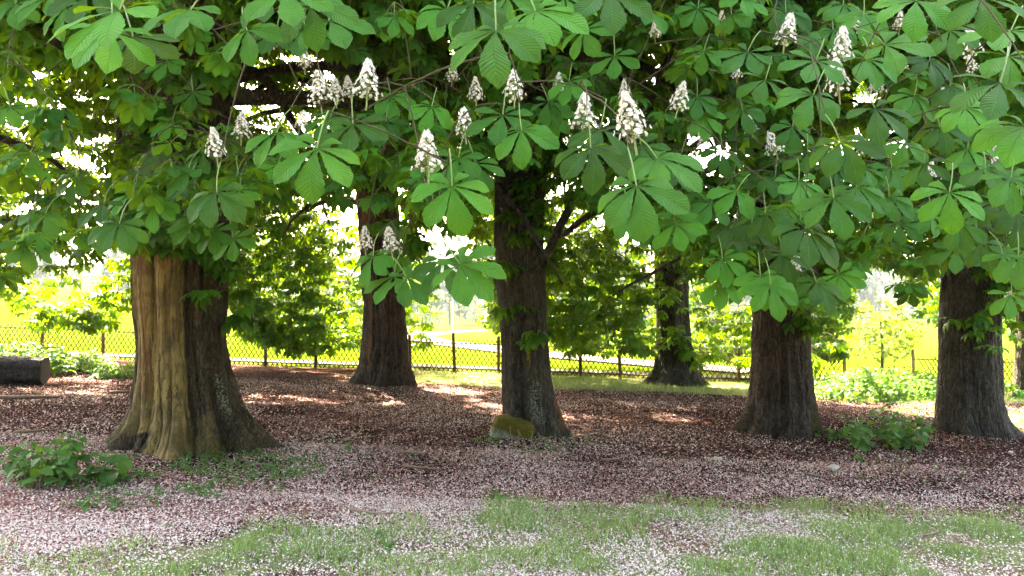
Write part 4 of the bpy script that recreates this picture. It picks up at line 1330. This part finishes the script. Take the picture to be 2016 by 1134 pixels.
for (px, py, w, lb) in ((1640, 924, .09, 'flat pale stone in the litter near the stubble stems'), (1412, 906, .06, 'small pale wedge shaped stone standing in the litter'), (1990, 893, .05, 'small dull stone in the litter below the dark stout tree'),
                        (1108, 886, .035, 'tiny rounded cream stone below the mossy stone')):
    g = ground_at(px, py)
    blob_stone('stone', lb, (g.x, g.y, g.z + .015), (w, w * .6, w * .42), M_PALESTONE, px, px * .1, 2.4)

def stick(px0, py0, px1, py1, r, label, bend=0.05, fork=False, name='fallen_stick'):
    a, b_ = ground_at(px0, py0), ground_at(px1, py1)
    A, B = np.array(a), np.array(b_)
    n = 12
    t = np.linspace(0, 1, n)[:, None]
    P = A * (1 - t) + B * t
    P[:, 2] = ground_h(P[:, 0], P[:, 1]) + r * 0.9 + 0.012
    sd_ = np.cross(B - A, [0, 0, 1.0])
    P += sd_ * (bend * np.sin(t * math.pi * 1.3)) 
    P += 0.012 * (np.stack([vnoise(t[:, 0] * 6 + px0, t[:, 0] * 0, c) for c in range(3)], -1) - .5)
    mb_ = MB()
    mb_.tube(P - A, r * np.linspace(1.1, .6, n), 7)
    if fork:
        Q = np.stack([P[6], P[6] * .4 + (P[9] + sd_ * .25) * .6, P[10] + sd_ * .42])
        Q[1:, 2] += 0.03
        mb_.tube(Q - A, [r * .7, r * .55, r * .3], 6)
    o = obj(name, mb_.mesh(name, [M_STICK]), None, label=label, category='stick')
    o.location = A
    return o
stick(775, 891, 835, 897, .016, 'short pinkish stick in the litter below the torn barked tree')
stick(795, 922, 868, 930, .016, 'pale curved stick in the litter, the longer of two lying in line', fork=True)
stick(0, 787, 118, 786, .035, 'long straight stick lying in the litter before the fallen log', .02)
stick(690, 1009, 770, 1018, .013, 'thin pink stick at the edge of the lawn')
stick(215, 777, 268, 774, .030, 'bleached white stick lying behind the old fluted tree', .03)
stick(245, 1003, 300, 1000, .010, 'thin grey twig in the pink petals in front of the nettle clump')
stick(1185, 908, 1250, 897, .010, 'thin reddish twig in the litter past the tiny cream stone', .08)
stick(1590, 938, 1640, 944, .010, 'short brown twig in the litter beside the flat pale stone', .06)
stick(30, 855, 95, 852, .02, 'dark broken stick in the litter behind the nettle clump')
stick(1195, 1030, 1240, 1024, .008, 'thin brown twig lying on the lawn')
stick(1810, 1058, 1850, 1050, .008, 'small twig lying on the petal strewn lawn', .1)
stick(480, 905, 560, 925, .012, 'crooked root like stick near the foot of the fluted tree', .12)
stick(672, 870, 720, 840, .009, 'dark thin stick lying in the litter between the fluted tree and the stone', .05)

# ------------------------------------------------------------------ weeds
def weed_leaf_mesh(seed, L=0.095, rows=8):
    rng = np.random.default_rng(seed)
    v = np.linspace(0, 1, rows)
    w = np.interp(v, [0, .06, .2, .38, .6, .8, 1], [.12, .62, .95, 1.0, .72, .38, 0]) * L * 0.40
    w[1:-1] *= 1 + 0.07 * np.where(np.arange(rows)[1:-1] % 2, 1, -1)
    phi = 0.25 - rng.uniform(.6, 1.1) * v
    ds = L / (rows - 1)
    y = np.concatenate([[0], np.cumsum(np.cos(phi[:-1]) * ds)])
    z = np.concatenate([[0], np.cumsum(np.sin(phi[:-1]) * ds)])
    u = np.array([-1, 0, 1.0])
    X = u[None] * w[:, None]
    Z = z[:, None] + 0.22 * np.abs(X)
    V = np.stack([X, np.broadcast_to(y[:, None], X.shape), Z], -1).reshape(-1, 3)
    i = np.arange(rows - 1)[:, None] * 3
    j = np.arange(2)[None]
    F = np.stack([i + j, i + j + 1, i + 3 + j + 1, i + 3 + j], -1).reshape(-1, 4)
    return V, F
WEEDS = [weed_leaf_mesh(s) for s in range(4)]
WEED_ME = [mesh_np('leaf', V, [F], [M_WEED], True) for V, F in WEEDS]

def leafy_stem(rng, p, h, lean, step, size):
    """stem points and its leaf placements (matrix, scale)"""
    n = 7
    t = np.linspace(0, 1, n)
    P = p[None] + np.stack([lean[0] * t ** 1.6, lean[1] * t ** 1.6, h * t], -1)
    out = []
    m = max(2, int(h / step))
    a0 = rng.random() * 6.28
    for k in range(m):
        tt = (k + 1.0) / m
        q = np.array([np.interp(tt, t, P[:, c]) for c in range(3)])
        for s in (0, math.pi):
            a = a0 + k * 1.57 + s + rng.normal(0, .3)
            tilt = rng.uniform(.1, .75)
            c = np.array([math.cos(a) * math.cos(tilt), math.sin(a) * math.cos(tilt), -math.sin(tilt)])
            M = frame(c[None], np.array([[rng.normal(0, .25), rng.normal(0, .25) - .2, 1.0]]))[0]
            sc_ = size * (0.65 + 0.5 * math.sin(math.pi * min(1, tt * .9))) * rng.uniform(.8, 1.2)
            out.append((np.concatenate([M, (q + c * .02)[:, None]], 1), sc_))
    return P, out

def weed_clump(name, label, spots, h, size, seed, cat='plant'):
    rng = np.random.default_rng(seed)
    c = np.mean([[s[0], s[1]] for s in spots], axis=0)
    b = np.array([c[0], c[1], gz(*c)])
    root = thing(name, label, cat, tuple(b))
    for (x, y, hh) in spots:
        p = np.array([x, y, gz(x, y)])
        ln = (np.array([x, y]) - c) * 0.35 + rng.normal(0, .05, 2)
        P, lv = leafy_stem(rng, p, hh * h, ln, .085, size)
        mb_ = MB()
        mb_.tube(P - b, np.linspace(.005, .003, len(P)), 5)
        obj('stem', mb_.mesh('stem', [M_STEM]), root)
        for (A, s) in lv:
            o = bpy.data.objects.new('leaf', WEED_ME[int(rng.integers(0, 4))])
            link(o, root)
            o.matrix_local = Matrix([[*(A[r_, :3] * s), A[r_, 3] - b[r_]] for r_ in range(3)] + [[0, 0, 0, 1]])
    return root
def spots_px(rng, n, x0, x1, y0, y1, prof):
    out = []
    for i in range(n):
        px = rng.uniform(x0, x1)
        g = ground_at(px, rng.uniform(y0, y1))
        out.append((g.x, g.y, float(np.interp(px, prof[0], prof[1])) * rng.uniform(.75, 1.08)))
    return out
rw = np.random.default_rng(77)
weed_clump('nettle_clump', 'bushy clump of broad heart shaped nettles in the litter near the fluted tree', spots_px(rw, 26, 30, 140, 942, 968, ([10, 80, 110, 165], [.6, .95, 1.05, .65])), .40, 1.25, 5)
weed_clump('nettle_plant', 'small low nettle plant just beside the bushy nettle clump', spots_px(rw, 7, 172, 235, 938, 955, ([170, 235], [.8, 1.0])), .24, 1.6, 6)
weed_clump('nettle_clump', 'low dark green nettle clump between the brown tree and the dark stout tree', spots_px(rw, 30, 1690, 1815, 866, 888, ([1680, 1750, 1820], [.75, 1.0, .6])), .46, 1.5, 8)
weed_clump('creeping_nettle', 'thin dark creeping nettles at the foot of the furrowed brown tree', spots_px(rw, 10, 1612, 1680, 858, 866, ([1600, 1680], [.8, 1.0])), .16, .9, 9)
for px, py, lb in ((160, 1000, 'tiny lime green seedling in front of the bushy nettle clump'), (1695, 905, 'lone wilted seedling in the litter before the low dark nettle clump'), (690, 885, 'small green seedling in the litter between fluted tree and stone'),
                   (985, 985, 'little green seedling at the lawn edge below the grey barked tree'), (765, 1085, 'bright green broad leaved weed growing in the lawn')):
    weed_clump('seedling', lb, spots_px(rw, 3, px - 8, px + 8, py - 3, py + 3, ([0, 2016], [1, 1])), .10, .62, px)

def leaf_mass(name, placements, mat, seed, label=None, cat=None, kind=None, stems=None):
    rng = np.random.default_rng(seed)
    tri = [(V, np.concatenate([F[:, :3], F[:, [0, 2, 3]]])) for V, F in [weed_leaf_mesh(40 + s, 0.095, 5) for s in range(3)]]
    low = []
    for V, F in tri:
        low.append((V, F))
    M = np.array([p[0] for p in placements]); S = np.array([p[1] for p in placements])
    V, F, r = bake_leaves(M, S, low, rng)
    b = V.mean(axis=0); b[2] = V[:, 2].min()
    me_ = mesh_np(name, V - b, [F], [mat], True, {'rnd': r})
    if kind:
        o = obj(name, me_, None, kind=kind)
        o.location = b
        return o
    root = thing(name, label, cat, tuple(b))
    obj('foliage', me_, root, kind='stuff')
    if stems:
        mb_ = MB()
        for P in stems:
            mb_.tube(P - b, np.linspace(.006, .003, len(P)), 3)
        obj('stems', mb_.mesh('stems', [M_STEM]), root, kind='stuff')
    return root

def bed(name, label, px0, px1, prof, ybase, depth, n, size, seed):
    """a dense stand of nettles; prof: (px list, top py list)"""
    rng = np.random.default_rng(seed)
    pl_, st_ = [], []
    for i in range(n):
        px = rng.uniform(px0, px1)
        g = ground_at(px, float(np.interp(px, *ybase)))
        dy = rng.random() * depth
        x, y = g.x * (g.y + dy) / g.y, g.y + dy
        top = at(px, float(np.interp(px, *prof)), g.y + depth * .6).z
        z = gz(x, y)
        h = max(.12, (top - z) * rng.uniform(.72, 1.03) * (.5 + .5 * min(1, dy / (depth * .35))))
        P, lv = leafy_stem(rng, np.array([x, y, z]), h, rng.normal(0, .08, 2), .10, size)
        pl_ += lv
        st_.append(P)
    return leaf_mass(name, pl_, M_BED, seed, label, 'plant', None, st_)
bed('nettle_bed', 'wide sunlit bed of tall bright green nettles between the brown and the dark stout tree', 1604, 1862, ([1600, 1640, 1700, 1760, 1800, 1860], [748, 734, 724, 722, 728, 744]), ([1600, 1700, 1860], [785, 797, 790]), 3.6, 430, 1.25, 51)
bed('ground_elder', 'bright green ground elder bed behind the fallen log along the fence', -60, 225, ([-60, 60, 110, 150, 180, 225], [674, 672, 676, 704, 682, 714]), ([-60, 120, 225], [742, 742, 728]), 1.9, 260, 1.2, 52)
bed('ground_elder', 'small low patch of green ground elder beside the short cut log', 185, 270, ([185, 225, 270], [728, 718, 712]), ([185, 270], [747, 744]), 1.0, 90, 1.1, 53)

# creeping cover and clover in the litter
def creeping(name, px0, px1, py0, py1, n, seed, size, thr=.5):
    rng = np.random.default_rng(seed)
    out = []
    while len(out) < n:
        px, py = rng.uniform(px0, px1), rng.uniform(py0, py1)
        ex = ((px - (px0 + px1) / 2) / ((px1 - px0) / 2)) ** 2 + ((py - (py0 + py1) / 2) / ((py1 - py0) / 2)) ** 2
        g = ground_at(px, py)
        if ex > 1 or float(fbm(g.x * 2.2 + seed, g.y * 2.2, 0, 2)) < thr - .1 * (1 - ex):
            continue
        for q in range(3):
            a = rng.random() * 6.28
            tilt = rng.uniform(-.2, .5)
            c = np.array([math.cos(a) * math.cos(tilt), math.sin(a) * math.cos(tilt), -math.sin(tilt)])
            M = frame(c[None], np.array([[rng.normal(0, .3), rng.normal(0, .3) - .3, 1.0]]))[0]
            out.append((np.concatenate([M, np.array([[g.x + rng.normal(0, .02)], [g.y + rng.normal(0, .02)], [g.z + rng.uniform(.015, .07)]])], 1), size * rng.uniform(.6, 1.2)))
    return leaf_mass(name, out, M_WEED, seed, kind='stuff')
creeping('ground_cover', 215, 640, 878, 985, 1500, 61, .42, .48)
creeping('ground_cover', 930, 1170, 852, 895, 420, 62, .35, .45)
creeping('ground_cover', 90, 330, 950, 1010, 220, 63, .45, .5)
creeping('ground_cover', 1690, 1850, 795, 830, 330, 64, .6, .45)
creeping('ground_cover', 1560, 1990, 850, 960, 160, 65, .35, .55)
creeping('ground_cover', 640, 960, 870, 960, 120, 66, .35, .55)

# dead stubble stems
def stubble(px, py, n, spread, seed, label):
    rng = np.random.default_rng(seed)
    g = ground_at(px, py)
    root = thing('dead_stems', label, 'stems', tuple(g))
    for i in range(n):
        x, y = g.x + rng.normal(0, spread), g.y + rng.normal(0, spread * .5)
        h = rng.uniform(.07, .24)
        mb_ = MB()
        p0 = np.array([x, y, gz(x, y) - .01])
        p1 = p0 + np.array([rng.normal(0, .05), rng.normal(0, .05), h])
        mb_.tube(np.array([p0, (p0 + p1) / 2 + rng.normal(0, .008, 3), p1]) - np.array(g), [.0055, .0045, .003], 4)
        obj('stem', mb_.mesh('stem', [M_DEADSTEM]), root)
stubble(1865, 878, 22, .35, 71, 'dry upright stubble stems below the dark stout tree')
stubble(1720, 925, 26, .5, 72, 'dry stubble stems in the litter before the low dark nettle clump')
stubble(1455, 880, 16, .4, 73, 'sparse dry stubble stems in the litter before the furrowed brown tree')
stubble(1085, 880, 14, .25, 74, 'reddish dry stems beside the mossy stone')

# ------------------------------------------------------------------ petals and grass
def petal_field(name, n, ylo, yhi, size, seed, power=1.0, lift=0.012, onlawn=False):
    rng = np.random.default_rng(seed)
    y = ylo + (yhi - ylo) * rng.random(n) ** power
    x = (rng.random(n) * 2 - 1) * (0.72 * y + 1.9)
    dn = fbm(x * 1.1 + 20, y * 1.1, 0, 3)
    keep = rng.random(n) < sstep(.25, .55, dn) * .75 + .25
    ga = grass_amount(x, y)
    if onlawn:
        keep &= rng.random(n) < 0.9
    else:
        keep &= rng.random(n) < 1 - 0.72 * grass_amount(x, y, True)
        keep &= rng.random(n) < 1 - 0.6 * back_grass(x, y)
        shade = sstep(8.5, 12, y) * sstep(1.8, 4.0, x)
        keep &= rng.random(n) < 1 - 0.55 * shade  # petals thinned so the shaded mid-ground reads darker
    x, y = x[keep], y[keep]
    k = len(x)
    z = ground_h(x, y) + rng.uniform(0.0, 1.0, k) * lift + 0.006
    if onlawn:
        z = z + rng.random(k) ** 2 * 0.03 * grass_amount(x, y)
    a = rng.random(k) * 6.283
    s = size * rng.uniform(.55, 1.35, k)
    e1 = np.stack([np.cos(a), np.sin(a), rng.normal(0, .35, k)], -1) * s[:, None]
    e2 = np.stack([-np.sin(a), np.cos(a), rng.normal(0, .35, k)], -1) * (s * rng.uniform(.45, .8, k))[:, None]
    c = np.stack([x, y, z], -1)
    curl = np.zeros((k, 3)); curl[:, 2] = s * rng.uniform(.1, .5, k)
    V = np.stack([c - e1 + curl, c - e2, c + e1 + curl, c + e2], 1).reshape(-1, 3)
    q = np.arange(k)[:, None] * 4
    F = np.concatenate([q + np.array([[0, 1, 3]]), q + np.array([[1, 2, 3]])])
    r = rng.random(k)
    warm = fbm(x * .9, y * .9, 30, 2)
    if onlawn:
        r = r ** 2 * .40
    else:
        r = np.clip(r * 1.0 + (warm - .5) * .8 - 0.06, 0, 1)
    me_ = mesh_np(name, V, [F], [M_PETAL], False, {'rnd': np.repeat(r, 4)})
    return obj(name, me_, None, kind='stuff')
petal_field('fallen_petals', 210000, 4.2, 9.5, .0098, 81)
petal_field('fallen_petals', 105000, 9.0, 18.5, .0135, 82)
petal_field('lawn_petals', 150000, 4.2, 6.9, .0085, 83, onlawn=True)

def lawn(n, seed):
    rng = np.random.default_rng(seed)
    y = rng.uniform(3.7, 7.4, n)
    x = (rng.random(n) * 2 - 1) * (0.70 * y + 1.8)
    keep = rng.random(n) < grass_amount(x, y) * 1.05
    x, y = x[keep], y[keep]
    k = len(x)
    tuft = fbm(x * 2.3, y * 2.3, 6, 2)
    h = (0.022 + 0.06 * sstep(.4, .72, tuft)) * rng.uniform(.6, 1.3, k)
    a = rng.random(k) * 6.283
    w = rng.uniform(.0022, .0042, k)
    p = np.stack([x, y, ground_h(x, y) - .004], -1)
    sd_ = np.stack([np.cos(a), np.sin(a), 0 * a], -1) * w[:, None]
    b = rng.random(k) * 6.283
    ln = np.stack([np.cos(b), np.sin(b), 0 * b], -1) * (h * rng.uniform(.2, .9, k))[:, None]
    up = np.zeros((k, 3)); up[:, 2] = h
    V = np.stack([p - sd_, p + sd_, p + ln * .35 + up * .6 - sd_ * .8, p + ln * .35 + up * .6 + sd_ * .8, p + ln + up], 1).reshape(-1, 3)
    q = np.arange(k)[:, None] * 5
    F = np.concatenate([q + np.array([[0, 1, 3]]), q + np.array([[0, 3, 2]]), q + np.array([[2, 3, 4]])])
    r = np.clip(rng.random(k) * .7 + (fbm(x, y, 40, 2) - .3) * .6, 0, .999)
    obj('grass', mesh_np('grass', V, [F], [M_GRASS], False, {'rnd': np.repeat(r, 5)}), None, kind='stuff')
lawn(135000, 91)

def rough_grass(n, seed):
    """short grass along the foot of the fence and in the meadow's first metres"""
    rng = np.random.default_rng(seed)
    y = rng.uniform(12, 22.8, n)
    x = (rng.random(n) * 2 - 1) * 0.72 * y
    keep = rng.random(n) < back_grass(x, y)
    x, y = x[keep], y[keep]
    k = len(x)
    h = rng.uniform(.04, .12, k)
    a = rng.random(k) * 6.283
    p = np.stack([x, y, ground_h(x, y) - .004], -1)
    sd_ = np.stack([np.cos(a), np.sin(a), 0 * a], -1) * .008
    up = np.stack([rng.normal(0, .03, k), rng.normal(0, .03, k), h], -1)
    V = np.stack([p - sd_, p + sd_, p + up], 1).reshape(-1, 3)
    F = np.arange(k)[:, None] * 3 + np.array([[0, 1, 2]])
    obj('grass', mesh_np('grass', V, [F], [M_GRASS], False, {'rnd': np.repeat(rng.random(k) * .8, 3)}), None, kind='stuff')
rough_grass(60000, 92)

# ------------------------------------------------------------------ beyond the fence, and unseen shade stands behind the camera
def small_tree(name, label, P, h, R, n, mat, seed, leaf=0.9, cat='tree'):
    rng = np.random.default_rng(seed)
    root = thing(name, label, cat, P)
    mb_ = MB()
    mb_.tube([(0, 0, -.1), (.05, 0, h * .35), (0, .05, h * .8)], [.07, .05, .015], 7)
    obj('trunk', mb_.mesh('trunk', [M_TWIG]), root)
    u = rng.normal(0, 1, (n, 3)); u /= np.linalg.norm(u, axis=1, keepdims=True)
    C = u * (rng.random(n) ** .4)[:, None] * np.array([R, R, h * .42]) + np.array([0, 0, h * .58])
    C = C[fbm(C[:, 0] * 1.3 + seed, C[:, 1] * 1.3, C[:, 2] * 1.3, 2) > .42]
    k = len(C)
    a = rng.random(k) * 6.283; tl = rng.uniform(0, 1, k)
    c = np.stack([np.cos(a) * np.cos(tl), np.sin(a) * np.cos(tl), -np.sin(tl)], -1)
    upv = np.stack([rng.normal(0, .3, k), rng.normal(0, .3, k), np.ones(k)], -1)
    V, F, r = bake_leaves(np.concatenate([frame(c, upv), C[:, :, None]], 2), rng.uniform(.7, 1.1, k) * leaf, KITES, rng)
    obj('crown', mesh_np('crown', V, [F], [mat], False, {'rnd': r}), root, kind='stuff')
    return root
y_ = 29.0
x_ = at(1735, 700, y_).x
small_tree('young_tree', 'pale sunlit young tree in the meadow behind the gap in the fence', (x_, y_, gz(x_, y_)), 2.9, 1.5, 900, M_SAPL, 5, .62)

def woodland(name, xs, y0, y1, n, hlo, hhi, seed):
    rng = np.random.default_rng(seed)
    Ms, Ss = [], []
    mb_ = MB()
    for i in range(n):
        x, y = rng.uniform(*xs), rng.uniform(y0, y1)
        h = rng.uniform(hlo, hhi)
        R = h * rng.uniform(.28, .4)
        z = gz(x, y)
        mb_.tube([(x, y, z - .3), (x, y, z + h * .7)], [.3, .12], 5)
        k = 130
        u = rng.normal(0, 1, (k, 3)); u /= np.linalg.norm(u, axis=1, keepdims=True)
        C = u * (rng.random(k) ** .3)[:, None] * np.array([R, R, h * .5]) + np.array([x, y, z + h * .52])
        C += (np.stack([vnoise(C[:, 0] * .4, C[:, 1] * .4, C[:, 2] * .4 + s) for s in (0, 9, 18)], -1) - .5) * R * .9
        C[:, 2] = np.maximum(C[:, 2], z + .3)
        a = rng.random(k) * 6.283; tl = rng.uniform(0, 1, k)
        c = np.stack([np.cos(a) * np.cos(tl), np.sin(a) * np.cos(tl), -np.sin(tl)], -1)
        upv = np.stack([rng.normal(0, .4, k), rng.normal(0, .4, k), np.ones(k)], -1)
        Ms.append(np.concatenate([frame(c, upv), C[:, :, None]], 2)); Ss.append(rng.uniform(7.0, 12.0, k))
    lite = [(v[:10], f[:8]) for v, f in KITES]
    V, F, r = bake_leaves(np.concatenate(Ms), np.concatenate(Ss), lite, rng)
    mb_.add(V, F, rnd=r)
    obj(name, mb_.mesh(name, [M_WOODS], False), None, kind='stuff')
woodland('woodland', (-48, 48), -38, -17, 50, 15, 19, 102)  # unseen stand behind the camera, added to block low sky light
woodland('woodland', (-44, -3), -27, -14, 16, 16, 20, 103)  # nearer unseen stand on the left, added to deepen canopy shade
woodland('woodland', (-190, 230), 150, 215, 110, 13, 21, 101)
# distant slim pole on the meadow
g = Vector((at(891, 640, 105).x, 105, 0)); g.z = gz(g.x, g.y)
mb = MB(); mb.tube([(0, 0, -.5), (0, 0, 4), (0, 0, 9)], [.10, .09, .07], 8)
mb.tube([(-.6, 0, 8.6), (.6, 0, 8.6)], .05, 6)
o = obj('utility_pole', mb.mesh('utility_pole', [M_POLE]), None, label='distant slim grey pole standing before the hazy woodland', category='pole')
o.location = g

# ------------------------------------------------------------------ thin summer haze
def haze(density):
    me_ = bpy.data.meshes.new('haze')
    x0, x1, y0, y1, z0, z1 = -1600, 1600, -70, 1900, -130, 62
    V = [(x, y, z) for x in (x0, x1) for y in (y0, y1) for z in (z0, z1)]
    F = [(0, 1, 3, 2), (4, 6, 7, 5), (0, 4, 5, 1), (2, 3, 7, 6), (0, 2, 6, 4), (1, 5, 7, 3)]
    me_.from_pydata(V, [], F)
    m, nt, out = new_mat('haze_air')
    pv = nt.nodes.new('ShaderNodeVolumePrincipled')
    pv.inputs['Color'].default_value = (0.86, 0.93, 1.0, 1)
    pv.inputs['Density'].default_value = density
    pv.inputs['Anisotropy'].default_value = 0.0
    nt.links.new(pv.outputs[0], out.inputs['Volume'])
    me_.materials.append(m)
    obj('haze', me_, None, kind='stuff')
haze(0.0003)
